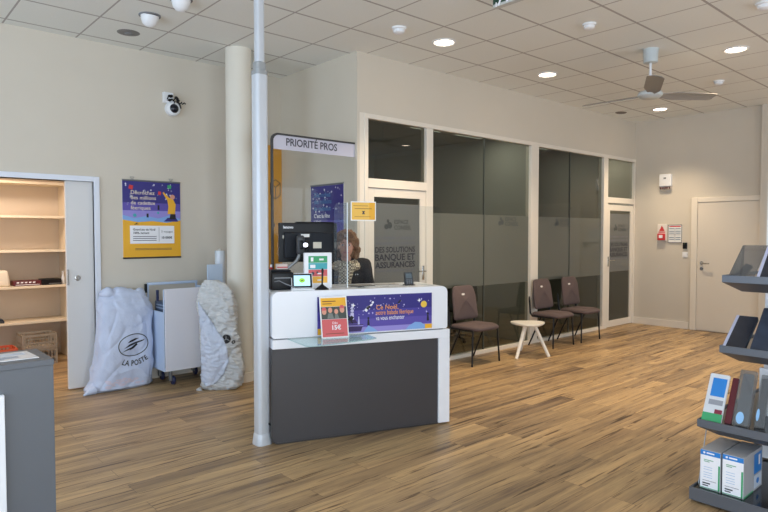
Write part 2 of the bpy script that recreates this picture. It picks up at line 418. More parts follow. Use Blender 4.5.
def crate(name, label, loc, w, d, h, m, grp=None):
    t = thing(name, label, 'crate', loc, 0, grp); th = .008
    obj('crate_base', B(-w/2+.012, w/2-.012, -d/2+.012, d/2-.012, 0, .01), m, t)
    bm = bmesh.new()
    for sx in (-1,1):
        for sy in (-1,1): xbox(bm, sx*w/2-.02*(sx>0), sx*w/2+.02*(sx<0), sy*d/2-.02*(sy>0), sy*d/2+.02*(sy<0), 0, h, .002)
    for z0, z1 in ((.0,.03),(h*.38,h*.46),(h-.025,h)):
        if z0 > h*.6 and False: continue
        for sy in (-1,1):
            y = sy*(d/2-th); xbox(bm, -w/2+.01, w/2-.01, min(y, y+sy*th*.8), max(y, y+sy*th*.8), z0, z1)
        for sx in (-1,1):
            x = sx*(w/2-th); xbox(bm, min(x, x+sx*th*.8), max(x, x+sx*th*.8), -d/2+.01, d/2-.01, z0, z1)
    k = int(w/.035)
    for i in range(k):
        x = -w/2+.03+i*(w-.06)/(k-1)
        if abs(x) < w*.16: zt = h*.46
        else: zt = h-.01
        for sy in (-1,1): y = sy*(d/2-th*.7); xbox(bm, x-.005, x+.005, min(y,y+sy*.005), max(y,y+sy*.005), .01, zt)
    k = int(d/.035)
    for i in range(k):
        y = -d/2+.03+i*(d-.06)/(k-1)
        for sx in (-1,1): x = sx*(w/2-th*.7); xbox(bm, min(x,x+sx*.005), max(x,x+sx*.005), y-.005, y+.005, .01, h-.01)
    obj('crate_wall', bm, m, t); return t
TAUPE = mat('taupe_plastic', (158,148,134), .5)
crate('stacking_crate', 'taupe lattice crate, lower of the two stacked in the store', (1.66, 7.98, 0), .36, .30, .185, TAUPE, 'taupe crates in the store room')
crate('stacking_crate', 'taupe lattice crate, upper of the two stacked in the store', (1.655, 7.975, .187), .36, .30, .17, TAUPE, 'taupe crates in the store room')
crate('stacking_crate', 'orange plastic crate on the store room floor', (1.22, 7.75, 0), .34, .30, .26, mat('orange_plastic', (216,98,62), .45))

# ------------------------------------------------------------------ glazed partition
FR = TRIMW
def bx(bm, x0, x1, z0, z1, y0=YG-.012, y1=YG+.08): xbox(bm, x0, x1, y0, y1, z0, z1, .003)
bm = bmesh.new()
bx(bm, 4.05, 4.10, 0, 2.715); bx(bm, 4.97, 5.075, 0, 2.715); bx(bm, 7.0, 7.175, 0, 2.715)
bx(bm, 8.95, 9.085, 0, 2.715); bx(bm, 9.96, 9.998, 0, 2.715)
bx(bm, 4.05, 9.998, 2.715, 2.765); bx(bm, 5.075, 7.0, 0, .045); bx(bm, 7.175, 8.95, 0, .045)
bx(bm, 4.10, 4.97, 2.0, 2.095); bx(bm, 9.085, 9.96, 2.01, 2.10)
xbox(bm, 3.992, 4.05, YG-.004, YG+.08, 0, 2.765)
struct('trim_2', bm, FR)
def pane(name, x0, x1, z0, z1, m, parent=None, th=.008):
    return struct(name, B(x0, x1, YG+.03, YG+.03+th, z0, z1), m, parent)
pane('window_1', 4.10, 4.97, 2.095, 2.715, GL_DARK)
pane('window_4', 9.085, 9.96, 2.10, 2.715, GL_DARK)
def bay(name, x0, xm, x1, tx):
    w = sroot(name, (0,0,0))
    pane('upper_glass', x0, x1, 1.755, 2.715, GL_DARK, w); pane('lower_glass', x0, x1, .045, .86, GL_DARK, w)
    pane('frosted_band', x0, x1, .86, 1.755, GL_FROST, w)
    struct('joint_strip', B(xm-.005, xm+.005, YG+.022, YG+.046, .045, 2.715), mat('dark_joint', (72,76,70), .4), w)
    espace(w, tx, 1.62)
    return w
SIGNINK = mat('film_lettering', (66,72,72), .6)
def espace(parent, x, z, s=.058, y=YG+.0285, m=None):
    m = m or SIGNINK
    f = Face((x, y, z), (1,0,0), (0,0,1), parent)
    f.text('lettering', 'ESPACE', .15, .062, s*1.25, m, 0, bold=.001); f.text('lettering', 'CONSEIL', .15, 0, s*1.25, m, 0, bold=.001)
    f.polys('emblem', [disc(.035,.03,.03), disc(.085,.045,.036), disc(.06,.09,.02)], m, 0, .0003)
bay('window_2', 5.075, 6.045, 7.0, 6.33); bay('window_3', 7.175, 8.03, 8.95, 7.63)
def glazed_door(name, x0, x1, ztop, hside, hx):
    d = sroot(name)
    bm = bmesh.new(); y0, y1 = YG+.0, YG+.045; s = .085
    for a, b, c, e in ((x0,x0+s,.008,ztop),(x1-s,x1,.008,ztop),(x0+s,x1-s,.008,.11),(x0+s,x1-s,ztop-.09,ztop)): xbox(bm, a, b, y0, y1, c, e, .002)
    struct('door_frame', bm, FR, d)
    gt = ztop-.09
    for nm, z0, z1, m in (('upper_glass', 1.84, gt, GL_DARK), ('film_glass', .9, 1.84, GL_DFROST), ('lower_glass', .11, .9, GL_DARK)):
        struct(nm, B(x0+s, x1-s, YG+.018, YG+.026, z0, z1), m, d)
    w = x1-x0-2*s
    INKD = mat('door_lettering', (34,36,52), .6); INKF = mat('faint_lettering', (104,106,110), .6)
    espace(d, x0+s+w*.22, 1.56, .052, YG+.016, SIGNINK)
    f = Face((x0+s, YG+.016, 0), (1,0,0), (0,0,1), d)
    def bars(z, h, ws):
        x = w*.05; out = []
        for q in ws: out.append([(x,z),(x+w*q,z),(x+w*q,z+h),(x,z+h)]); x += w*(q+.02)
        return out
    f.polys('blurred_lettering', bars(1.452,.03,(.07,.03,.28,.05,.2,.12))+bars(1.395,.03,(.05,.3,.1,.22,.1))+bars(1.1,.022,(.2,.12,.25,.2)), INKF, 0, .0003)
    f.text('lettering', 'DES SOLUTIONS', w*.04, 1.312, .085, INKD, 0, bold=.0015, width=w*.86)
    f.text('lettering', 'BANQUE ET', w*.04, 1.225, .098, INKD, 0, bold=.002, width=w*.86)
    f.text('lettering', 'ASSURANCES', w*.04, 1.145, .088, INKD, 0, bold=.002, width=w*.86)
    bm = bmesh.new(); xbox(bm, hx-.018, hx+.018, YG-.008, YG, .99, 1.15, .004); tube(bm, [(hx,YG-.008,1.09),(hx,YG-.045,1.09),(hx-hside*.11,YG-.05,1.09)], .009, 10)
    struct('door_handle', bm, CHROME, d, True)
    return d
glazed_door('door_1', 4.105, 4.965, 1.995, 1, 4.925)
glazed_door('door_2', 9.09, 9.955, 1.98, -1, 9.13)
struct('trim_3', B(4.11, 4.96, YG+.05, YG+.075, 1.9, 1.998), mat('grey_closer_rail', (186,180,172), .4))

# rooms behind the partition
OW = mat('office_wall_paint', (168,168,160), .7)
bm = bmesh.new(); xbox(bm, XR+.15, XB, 8.2, 8.3, 0, 2.9)
for x in (7.06, 9.0): xbox(bm, x, x+.06, YG+.12, 8.2, 0, 2.9)
struct('wall_office', bm, OW)
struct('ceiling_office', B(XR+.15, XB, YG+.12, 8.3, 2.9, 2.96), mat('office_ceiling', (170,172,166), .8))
struct('baseboard_office', B(XR+.15, 7.06, 8.185, 8.2, 0, .1), TRIMW)
bm = bmesh.new()
for a, b, c, d in ((5.55,5.61,0,2.1),(6.39,6.45,0,2.1),(5.61,6.39,2.04,2.1)): xbox(bm, a, b, 8.17, 8.2, c, d)
d5 = struct('door_5', bm, TRIMW); struct('door_leaf', B(5.61, 6.39, 8.18, 8.2, 0, 2.04), mat('office_door_paint', (150,164,150), .5), d5)
t = thing('office_desk', 'grey office desk seen through the glass of the middle room', 'desk', (6.25, 6.55, 0))
obj('desk_top', B(-.75,.65,-.4,.4,.71,.74,.003), GREYP, t)
for sx in (-.7,.6): obj('leg_panel', B(sx-.015, sx+.015, -.36, .36, 0, .71), GREYP, t)
obj('modesty_panel', B(-.685,.585,.2,.215,.3,.7), GREYP, t)
def office_chair(loc, rz, label):
    t = thing('office_chair', label, 'chair', loc, rz, 'office chairs behind the glass'); FG = mat('slate_fabric', (70,76,78), .9)
    bm = bmesh.new(); xbox(bm, -.23,.23,-.22,.22,.43,.5,.03,seg=3); obj('seat', bm, FG, t, True)
    bm = bmesh.new(); xbox(bm, -.22,.22,.2,.26,.55,1.0,.028,seg=3)
    for v in bm.verts:
        if v.co.z > .9: v.co.x *= .8
    obj('backrest', bm, FG, t, True)
    obj('back_stay', B(-.03,.03,.225,.25,.44,.6), BLACKP, t)
    bm = bmesh.new(); tube(bm, [(0,0,.07),(0,0,.44)], .025); obj('gas_column', bm, BLACKM, t, True)
    bm = bmesh.new()
    for k in range(5):
        a = 2*PI*k/5; tube(bm, [(0,0,.09),(.27*math.cos(a),.27*math.sin(a),.055)], [.02,.013]); ell(bm, (.27*math.cos(a),.27*math.sin(a),.025), (.025,.025,.025), 12, 8)
    obj('star_base', bm, BLACKP, t, True)
for k, (x, y, e_) in enumerate(((6.55, 5.33, 4), (8.2, 5.33, 4), (9.5, 5.33, 4), (5.7, 5.33, 7))):  # panels added out of sight to brighten the offices behind the glass
    t = thing('office_ceiling_light', ['square panel light over the office desk front','square panel light in the narrower office','square panel light in the far small office','square panel light beside the glazed office door'][k], 'ceiling light', (x, y, 2.9))
    obj('housing', B(-.3,.3,-.3,.3,-.03,0,.004), WHITEP, t); obj('diffuser', B(-.27,.27,-.27,.27,-.034,-.029), mat('dim_office_diffuser', (232,236,226), .5, emit=.8), t)
    day('office_lamp', (x, y, 2.86), (0,0,0), .5, .5, e_, (1,.98,.92))
office_chair((6.45, 5.75, 0), PI, 'slate office chair on the near side of the office desk')
office_chair((8.1, 5.9, 0), PI*.8, 'slate office chair alone in the narrower office')
bm = bmesh.new(); xbox(bm, -.1,.1,-.06,.06,-.04,.04,.012,seg=3); tube(bm, [(0,.06,0),(0,.12,.03)], .03, 12); tube(bm, [(0,-.055,0),(0,-.085,0)], [.035,.03], 16)
tag(obj('wall_camera', bm, WHITEP, smooth=True), 'white projector bracket unit high on the office wall behind glass', 'camera').location = (6.63, 8.06, 2.52)

# ------------------------------------------------------------------ back wall door and fittings
d3 = sroot('door_3')
DFM = mat('door_frame_paint', (232,222,206), .4)
struct('door_leaf', B(XB-.02, XB-.001, 2.97, 3.84, .01, 2.0, .002), DOORM, d3)
bm = bmesh.new(); xbox(bm, XB-.03, XB-.001, 3.845, 3.935, 0, 2.08, .004); xbox(bm, XB-.03, XB-.001, 2.966, 3.845, 2.005, 2.08, .004)
struct('door_frame', bm, DFM, d3)
bm = bmesh.new()
for z in (1.06, .97):
    lathe(bm, [(0,0),(.026,0),(.026,.008),(0,.008)], 20, axis=Matrix.Translation((XB-.02, 3.77, z)) @ Matrix.Rotation(-PI/2, 4, 'Y'))
tube(bm, [(XB-.028,3.77,1.06),(XB-.07,3.77,1.06),(XB-.075,3.76,1.06),(XB-.075,3.64,1.055)], .010, 10)
struct('door_handle', bm, CHROME, d3, True)

def wallface(o, parent): return Face(o, (0,-1,0), (0,0,1), parent)   # faces -x, right of image = -y
t = thing('siren_box', 'white square alarm box high on the back wall', 'alarm', (XB, 4.34, 2.28))
obj('housing', B(-.07,0,-.095,.095,0,.2,.012,seg=3), WHITEP, t, True)
obj('lower_bracket', B(-.05,0,-.09,.09,-.05,0,.008), mat('beige_plastic', (206,196,182), .5), t)
bm = bmesh.new()
for y in (-.07,-.03,.0,.035,.07): ell(bm, (-.055,y,-.025), (.012,.014,.016), 10, 8)
obj('red_beacon', bm, mat('dark_red_plastic', (92,40,36), .4), t, True)
obj('front_mark', B(-.0725,-.07,-.02,.02,.12,.145), GREYP, t)
t = thing('fire_call_point', 'red and white fire call point on the back wall', 'alarm', (XB, 4.395, 1.40))
obj('back_plate', B(-.02,0,-.075,.075,0,.27,.005), mat('cream_white_plastic', (232,226,218), .5), t)
obj('alarm_button_box', B(-.06,-.02,-.06,.06,.01,.12,.01), RED, t)
f = wallface((-.021,.075,0), t)
f.polys('warning_triangle', [[(.03,.16),(.12,.16),(.075,.25)]], RED)
f.rect('warning_strip', .02,.13,.135,.15, RED)
f2 = wallface((-.061,.06,.01), t); f2.rect('call_window', .03,.09,.035,.085, PRW)
t = thing('safety_notice', 'framed white safety notice beside the red call point', 'notice', (XB, 4.19, 1.37))
obj('notice_board', B(-.012,0,-.11,.11,0,.29,.002), PAPER, t)
f = wallface((-.0125,.11,0), t)
f.polys('notice_border', [[(0,0),(.22,0),(.22,.008),(0,.008)],[(0,.282),(.22,.282),(.22,.29),(0,.29)],[(0,0),(.008,0),(.008,.29),(0,.29)],[(.212,0),(.22,0),(.22,.29),(.212,.29)]], INKG)
f.rect('red_header', .02,.2,.255,.272, RED)
f.polys('text_blocks', [[(.02,y),(.1,y),(.1,y+.012),(.02,y+.012)] for y in (.05,.08,.15,.18,.22)]+[[(.12,y),(.2,y),(.2,y+.012),(.12,y+.012)] for y in (.05,.08,.15,.18,.22)], mat('blue_grey_ink', (110,130,150), .6))
f.polys('table_lines', [[(.02,.125),(.2,.125),(.2,.13),(.02,.13)],[(.108,.04),(.112,.04),(.112,.24),(.108,.24)]], INKG)
t = thing('badge_reader', 'small black badge reader above the light switch', 'reader', (XB, 4.03, 1.275))
obj('reader_body', B(-.025,0,-.032,.032,0,.1,.005), BLACKP, t); obj('status_light', B(-.027,-.025,-.006,.006,.075,.082), mat('dim_green_led', (60,120,80), .4), t)
t = thing('light_switch', 'white light switch below the black badge reader', 'switch', (XB, 4.03, 1.14))
obj('switch_plate', B(-.012,0,-.042,.042,0,.085,.004), WHITEP, t); obj('rocker', B(-.018,-.012,-.022,.022,.02,.065,.002), WHITEP, t)

# ------------------------------------------------------------------ ceiling fittings
def spot(loc, energy, col=(1,.79,.54), size=1.75, parent=None):
    l = bpy.data.lights.new('downlight_lamp', 'SPOT'); l.energy = energy; l.color = col; l.spot_size = size; l.spot_blend = .9; l.shadow_soft_size = .06
    o = bpy.data.objects.new('downlight_lamp', l); C.objects.link(o); o.location = loc; return o
t0 = thing('downlight', 'lit round downlight over the door beside the counter', 'downlight', (4.42,4.09,H), 0, 'lit recessed downlights')
bm = bmesh.new(); lathe(bm, [(.118,0),(.118,-.006),(.104,-.012),(.092,-.004),(.092,0)], 32); obj('bezel', bm, WHITEP, t0, True)
LED = mat('lit_downlight_lens', (255,232,204), .4, emit=9)
bm = bmesh.new(); lathe(bm, [(0,-.004),(.093,-.004),(.093,-.001),(0,-.001)], 32); obj('lens', bm, LED, t0)
LS = [((4.42,4.09,H),None),((6.21,4.1,H),'lit round downlight above the white side table'),((9.18,4.1,H),'lit round downlight nearest the far back corner'),((6.80,2.28,H),'lit round downlight to the right of the ceiling fan')]
for p, lb in LS:
    if lb: dup(t0, p, lb)
    spot((p[0], p[1], H-.03), 136)
for k, p in enumerate([(8.9,.5),(5.0,.2),(8.7,-1.5),(2.2,-1.5)]):  # extra downlights out of view, added only for their light
    spot((p[0], p[1], H-.03), 110)
    dup(t0, (p[0], p[1], H), ['lit downlight over the right-hand floor beyond the rack','lit downlight above the display rack','lit downlight near the far shop windows','lit downlight behind the viewpoint'][k])

t = thing('eyeball_spotlight', 'unlit white eyeball spotlight beside the round ceiling grille', 'spotlight', (2.0,5.27,H), 0, 'unlit white ceiling spotlights')
bm = bmesh.new(); lathe(bm, [(.09,0),(.09,-.008),(.07,-.008)], 28); obj('bezel', bm, GREYP, t, True)
bm = bmesh.new(); lathe(bm, [(.075,0),(.072,-.03),(.058,-.07),(.03,-.095),(0,-.1)], 28, axis=Matrix.Rotation(.2,4,'X')); obj('lamp_head', bm, WHITEP, t, True)
dup(t, (2.05,4.74,H), 'unlit white eyeball spotlight cut by the top edge of the photo')
t = thing('ceiling_grille', 'dark grey round ceiling loudspeaker grille near left wall', 'grille', (2.02,5.85,H))
bm = bmesh.new(); lathe(bm, [(0,-.006),(.085,-.006),(.1,-.001),(.1,0)], 30); obj('grille_disc', bm, mat('grille_grey', (128,126,124), .6), t)
bm = bmesh.new(); lathe(bm, [(0,-.016),(.03,-.014),(.035,-.006)], 20); obj('centre_dome', bm, GREYP, t, True)
def detector(loc, label, s=1):
    t = thing('smoke_detector', label, 'smoke detector', loc, 0, 'white ceiling detectors')
    bm = bmesh.new(); lathe(bm, [(.06*s,0),(.06*s,-.014*s),(.052*s,-.018*s)], 26); obj('detector_base', bm, WHITEP, t, True)
    bm = bmesh.new(); lathe(bm, [(.048*s,-.018*s),(.046*s,-.04*s),(.03*s,-.05*s),(0,-.052*s)], 26); obj('detector_head', bm, WHITEP, t, True)
detector((3.81,4.08,H), 'white detector on the ceiling above the glazed wall corner', 1.1)
detector((5.01,2.88,H), 'white detector on the ceiling left of the fan')
detector((8.04,2.88,H), 'white detector on the ceiling beyond the fan')
detector((5.62,1.68,H), 'white detector at the top right edge of the photo', 1.1)
bm = bmesh.new(); lathe(bm, [(0,-.006),(.09,-.006),(.1,0)], 24); o = obj('air_vent', bm, mat('vent_brown', (110,100,92), .6)); tag(o, 'small dark round vent in the ceiling near the far corner', 'vent'); o.location = (9.0,4.62,H); o.scale = (1,.8,1)

t = thing('exit_sign', 'dark green exit sign box hanging at the top edge', 'sign', (3.665,2.90,3.20))
obj('housing', B(0,.05,-.36,0,0,.183,.003), mat('sign_housing', (196,196,190), .4), t)
f = Face((-.001,0,-.03), (0,-1,0), (0,0,1), t)
f.rect('sign_face', .006,.35,.05,.21, mat('exit_green', (22,62,48), .35))
f.polys('running_figure', [disc(.10,.19,.013), [(.085,.12),(.115,.12),(.12,.17),(.08,.165)], [(.085,.12),(.06,.06),(.045,.035),(.065,.03),(.1,.11)], [(.1,.12),(.13,.09),(.125,.04),(.145,.04),(.155,.1),(.115,.13)], [(.08,.165),(.05,.13),(.06,.12),(.09,.15)], [(.115,.165),(.15,.14),(.155,.15),(.12,.175)], [(.03,.028),(.042,.028),(.042,.06),(.03,.06)]], PRW, .002)
f.polys('arrow', [[(.3,.09),(.36,.13),(.3,.17)],[(.22,.115),(.3,.115),(.3,.145),(.22,.145)]], PRW, .002)

t = thing('ceiling_fan', 'grey three-bladed ceiling fan hanging on a short rod', 'fan', (6.16,2.855,2.92))
FW = mat('fan_pale_grey', (196,204,206), .4); FB = mat('fan_blade_grey', (150,148,144), .5)
bm = bmesh.new(); lathe(bm, [(.04,H-2.92-.14),(.068,H-2.92-.135),(.072,H-2.92-.03),(.075,H-2.92)], 28); obj('canopy', bm, FW, t, True)
bm = bmesh.new(); tube(bm, [(0,0,.03),(0,0,H-2.92-.13)], .012, 12); obj('rod', bm, WHITEP, t, True)
bm = bmesh.new(); lathe(bm, [(0,-.03),(.09,-.028),(.118,-.005),(.12,.015),(.105,.035),(.03,.045),(0,.045)], 32); obj('motor_housing', bm, FW, t, True)
fwv = Vector((.664,.747,0)); rtv = Vector((.747,-.664,0))
for a in (-109.9, 10.1, 130.1):
    d = rtv*math.cos(math.radians(a)) + fwv*math.sin(math.radians(a)); s = Vector((-d.y, d.x, 0))
    bm = bmesh.new(); n = 14; rows = []
    for k in range(n+1):
        q = k/n; r = .10+.64*q; w = (.03+.045*min(1,q*4)) if q < .94 else .075-.35*(q-.94)
        zz = .01+.012*q; tl = -.30+.1*q
        row = []
        for e in (-1,-.33,.33,1):
            for dz in (0,): row.append(d*r + s*(e*w) + Vector((0,0,zz+e*w*tl - .008*e*e)))
        rows.append(row)
    top = [[bm.verts.new(v+Vector((0,0,.003))) for v in r_] for r_ in rows]; bot = [[bm.verts.new(v-Vector((0,0,.003))) for v in r_] for r_ in rows]
    for i in range(n):
        for j in range(3):
            bm.faces.new((top[i][j],top[i+1][j],top[i+1][j+1],top[i][j+1])); bm.faces.new((bot[i][j],bot[i][j+1],bot[i+1][j+1],bot[i+1][j]))
        for j in (0,3): bm.faces.new((top[i][j],bot[i][j],bot[i+1][j],top[i+1][j]))
    for i in (0,n):
        for j in range(3): bm.faces.new((top[i][j],top[i][j+1],bot[i][j+1],bot[i][j]))
    obj('blade', bm, FB, t, True)

# ------------------------------------------------------------------ columns and pole
t = thing('column', 'thick round white column beside the left wall', 'column', (3.035,5.645,0))
bm = bmesh.new(); lathe(bm, [(.13,0),(.13,H)], 48); obj('column_shaft', bm, mat('column_paint', (226,220,206), .45), t, True)
bm = bmesh.new(); lathe(bm, [(.142,0),(.142,.095),(.131,.1)], 48); obj('column_skirting', bm, TRIMW, t, True)
t = thing('service_pole', 'slim grey metal service pole at the left end of the counter', 'pole', (2.218,3.819,0))
PM = mat('pole_aluminium', (202,206,212), .38, .15)
def rsq(a, r, z, n=6):
    out = []
    for cx, cy, s in ((a-r,a-r,0),(-(a-r),a-r,1),(-(a-r),-(a-r),2),(a-r,-(a-r),3)):
        for k in range(n+1):
            t_ = PI/2*(s+k/n); out.append((cx+r*math.cos(t_), cy+r*math.sin(t_), z))
    return out
def loft(bm, rings):
    R = [[bm.verts.new(v) for v in r_] for r_ in rings]
    for a, b in zip(R, R[1:]):
        for k in range(len(a)): bm.faces.new((a[k], a[(k+1) % len(a)], b[(k+1) % len(b)], b[k]))
    bm.faces.new(R[0][::-1]); bm.faces.new(R[-1])
bm = bmesh.new(); loft(bm, [rsq(.047,.025,.07), rsq(.047,.025,2.63)]); obj('lower_section', bm, PM, t, True)
bm = bmesh.new(); loft(bm, [rsq(.059,.034,0), rsq(.059,.034,.015), rsq(.056,.032,.04), rsq(.052,.03,.075), rsq(.048,.026,.08)]); obj('foot_flare', bm, PM, t, True)
bm = bmesh.new(); loft(bm, [rsq(.049,.027,2.63), rsq(.049,.027,2.66), rsq(.04,.024,2.665), rsq(.04,.024,2.715), rsq(.034,.02,2.72)]); obj('collar', bm, mat('collar_grey', (160,163,165), .4, .3), t, True)
bm = bmesh.new(); loft(bm, [rsq(.031,.018,2.72), rsq(.031,.018,H)]); obj('upper_section', bm, PM, t, True)
bm = bmesh.new(); xbox(bm, .025,.05,-.075,-.045,.14,.155,.002); lathe(bm, [(0,.127),(.014,.127),(.014,.167),(0,.167)], 16, (.046,-.068)); obj('adjusting_knob', bm, BLACKP, t, True)

# ------------------------------------------------------------------ the counter (local x along its front, y backwards)
RZ = math.atan2(-.338,.941); A = Vector((2.248,3.72,0)); U = Vector((.941,-.338,0)); NV = Vector((.338,.941,0))
def CW(u, n, z=0): p = A+U*u+NV*n; return (p.x, p.y, z)
ct = thing('service_counter', 'white reception counter with dark grey front panel', 'counter', tuple(A), RZ)
bm = bmesh.new()
pr = []
r = .05
W1, Z0, Z1 = 1.395, .765, 1.10
for cx, cy, s in ((W1-r,Z1-r,0),(0+r,Z1-r,1)):
    for k in range(9): a = PI/2*(s+k/8); pr.append((cx+r*math.cos(a), cy+r*math.sin(a)))
r2 = .018
for cx, cy, s in ((0+r2,Z0+r2,2),(W1-r2,Z0+r2,3)):
    for k in range(5): a = PI/2*(s+k/4); pr.append((cx+r2*math.cos(a), cy+r2*math.sin(a)))
prism(bm, pr, (0,0,0), (1,0,0), (0,0,1), (0,1,0), .46)
obj('upper_box', bm, WHITE, ct, True)
obj('shadow_gap', B(.03,1.37,.03,.44,.755,.766), BLACKP, ct)
bm = bmesh.new(); xbox(bm, .0, 1.415, -.005, .48, .69, .757, .004); xbox(bm, 1.318, 1.415, -.005, .48, 0.012, .69, .004)
obj('white_portal', bm, WHITE, ct)
bm = bmesh.new(); r = .05
pr = [(1.318,.014)] + [(1.318,.69),(.0,.69)] + [(.0+r-r*math.cos(PI/2*k/8), .014+r-r*math.sin(PI/2*k/8)) for k in range(9)]
prism(bm, pr, (0,.012,0), (1,0,0), (0,0,1), (0,1,0), .03); obj('front_panel', bm, GREYPANEL, ct, True)
bm = bmesh.new(); pr = [(-.012,.69),(0.0,.69),(0.0,.064)] + [(.0+r-r*math.cos(PI/2*k/8), .014+r-r*math.sin(PI/2*k/8)) for k in range(9)] + [(1.318,.014),(1.318,.004)] + [(.0+r-(r+.012)*math.cos(PI/2*k/8), .014+r-(r+.012)*math.sin(PI/2*k/8)) for k in range(8,-1,-1)]
prism(bm, pr[1:], (0,.008,0), (1,0,0), (0,0,1), (0,1,0), .03); obj('edge_profile', bm, DARKFR, ct)
obj('side_panel', B(.002,.02,.042,.47,.012,.69), GREYPANEL, ct)
for u_, n_ in ((.12,.1),(.12,.42),(1.366,.08),(1.366,.42)):
    bm = bmesh.new(); lathe(bm, [(.022,0),(.022,.013),(.01,.014)], 16, (u_,n_)); obj('foot', bm, BLACKP, ct, True)
# staff-side work surface behind the counter
sd = thing('staff_desk', 'white staff desk hidden behind the reception counter', 'desk', tuple(A), RZ)
obj('work_surface', B(.06,1.34,.485,.72,.735,.765,.003), WHITE, sd)
obj('work_surface_leg', B(.06,.09,.5,.70,0,.735), WHITE, sd)
obj('work_surface_leg', B(1.31,1.34,.5,.70,0,.735), WHITE, sd)

# printed banner on the counter
bt = thing('counter_banner', 'purple winter-night banner fixed on the counter front', 'banner', CW(.33,0,.775), RZ)
WB, HB = .925, .277
obj('banner_sheet', B(0,WB,-.004,0,0,HB), VIO, bt)
f = Face((0,-.0042,0), (1,0,0), (0,0,1), bt)
f.rect('upper_sky', 0, WB, HB*.52, HB, NAVY, .0002, .0004); f.rect('lower_sky', 0, WB, 0, HB*.14, LILAC, .0002, .0004); f.rect('middle_sky', 0, WB, HB*.36, HB*.6, mat('mid_violet_print', (70,60,150), .45), .0003, .0004)
f.polys('snow_hills', [[(.0,0),(.02,.03),(.1,.045),(.2,.03),(.26,.0)],[(.355,0),(.37,.02),(.395,.05),(.42,.035),(.455,.015),(.47,0)],[(.70,0),(.73,.03),(.78,.055),(.83,.05),(.88,.015),(.9,0)]], SKYB, .001)
f.polys('ferry_boat', [[(.215,.01),(.335,.01),(.355,.06),(.205,.065)],[(.23,.07),(.31,.07),(.29,.1),(.24,.1)]], mat('dark_violet_print', (58,38,96), .5), .0016)
f.polys('boat_stripe', [[(.208,.05),(.352,.046),(.354,.054),(.206,.058)]], LILAC, .0022)
f.polys('tower', [[(.25,.1),(.28,.1),(.278,.15),(.253,.15)],disc(.266,.165,.013),disc(.266,.19,.01),disc(.266,.21,.008),[(.31,.06),(.325,.06),(.32,.12),(.315,.12)]], mat('pale_lilac_print', (206,204,238), .5), .0016)
f.polys('flying_figure', [[(.36,.165),(.385,.19),(.425,.215),(.43,.205),(.4,.18),(.38,.15)],disc(.43,.222,.009)], PRW, .0016)
f.polys('dark_figures', [[(.375,.18),(.40,.2),(.415,.195),(.39,.165)],[(.385,.05),(.405,.05),(.40,.095),(.388,.095)],disc(.394,.104,.008),[(.63,.21),(.655,.235),(.665,.228),(.645,.205)],[(.88,.06),(.9,.06),(.896,.105),(.884,.105)],disc(.89,.115,.009)], INK, .0018)
f.polys('boat_crew', [[(.225,.1),(.26,.09),(.28,.115),(.26,.13)],[(.215,.15),(.225,.15),(.275,.07),(.265,.07)]], INK, .002)
st = []
for k in range(46): st.append(star(random.uniform(.2,WB-.02), random.uniform(.12,HB-.015), random.choice((.004,.005,.009))))
f.polys('stars', st, mat('pale_star_print', (214,206,244), .5), .0014)
f.polys('moon', [disc(.855,.19,.026,20)], mat('gold_moon_print', (236,196,70), .5), .0018); f.polys('big_star', [star(.815,.222,.018), star(.275,.205,.018)], PRW, .0018)
f.rect('corner_logo_block', .865,WB,.0,.035, YEL, .0018); f.rect('corner_logo_block', 0,.025,.0,.045, YEL, .0018)
f.text('lettering', 'Ce Noël,', .455, .165, .05, PRO, .0025, bold=.0003); f.text('lettering', 'notre balade féerique', .455, .125, .05, PRO, .0025, bold=.0002, width=.31)
f.text('lettering', 'va vous enchanter', .455, .085, .048, PRW, .0025, bold=.0, width=.235)

t = thing('glass_shelf', 'clear glass shelf jutting out below the upper counter box', 'shelf', CW(.11,0,.757), RZ)
bm = bmesh.new(); prism(bm, [(0,0),(.0,-.02),(.05,-.33),(.075,-.352),(.11,-.36),(.56,-.235),(.60,-.21),(.585,-.02),(.58,0)], (0,0,0), (1,0,0), (0,1,0), (0,0,1), .008); obj('glass_plate', bm, GL_SHELF, t)
ls = thing('leaflet_stand', 'yellow and red leaflet holder leaning on the counter front', 'leaflet stand', CW(.33,-.115,.765), RZ)
tilt = Matrix.Rotation(-.22, 4, 'X')
ls_f = Face((0,0,0), (1,0,0), (0, math.sin(.22), math.cos(.22)), ls)
bm = bmesh.new(); prism(bm, [(0,0),(.205,0),(.205,.30),(0,.30)], ls_f.o-ls_f.n*.004, ls_f.u, ls_f.v, ls_f.n, .004); obj('leaflet', bm, PAPER, ls)
bm = bmesh.new(); xbox(bm, 0,.205,-.03,.012,0,.004); obj('acrylic_foot', bm, GL_CLEAR, ls)
ls_f.rect('red_panel', .008,.197,.01,.135, CORAL, .0005); ls_f.rect('photo_panel', .008,.197,.137,.225, mat('photo_dark_green', (66,72,66), .5), .0005); ls_f.rect('yellow_panel', .008,.197,.227,.29, YEL, .0005)
ls_f.polys('faces', [disc(.03,.19,.017,12,.021),disc(.075,.2,.016,12,.02),disc(.12,.19,.015,12,.019),disc(.165,.2,.018,12,.022)], mat('face_print', (216,152,128), .5), .0014)
ls_f.polys('hats', [[(.01,.2),(.05,.2),(.04,.222),(.02,.222)],[(.145,.212),(.185,.212),(.175,.235),(.155,.235)]], CORAL, .002)
ls_f.polys('clothes', [[(.05,.14),(.1,.14),(.09,.178),(.06,.178)],[(.105,.14),(.14,.14),(.13,.17),(.11,.17)]], mat('photo_grey', (120,124,118), .5), .002)
ls_f.text('lettering', '15€', .075, .06, .045, PRW, .002, bold=.001); ls_f.text('lettering', 'Dès', .085, .1, .025, PRW, .002)
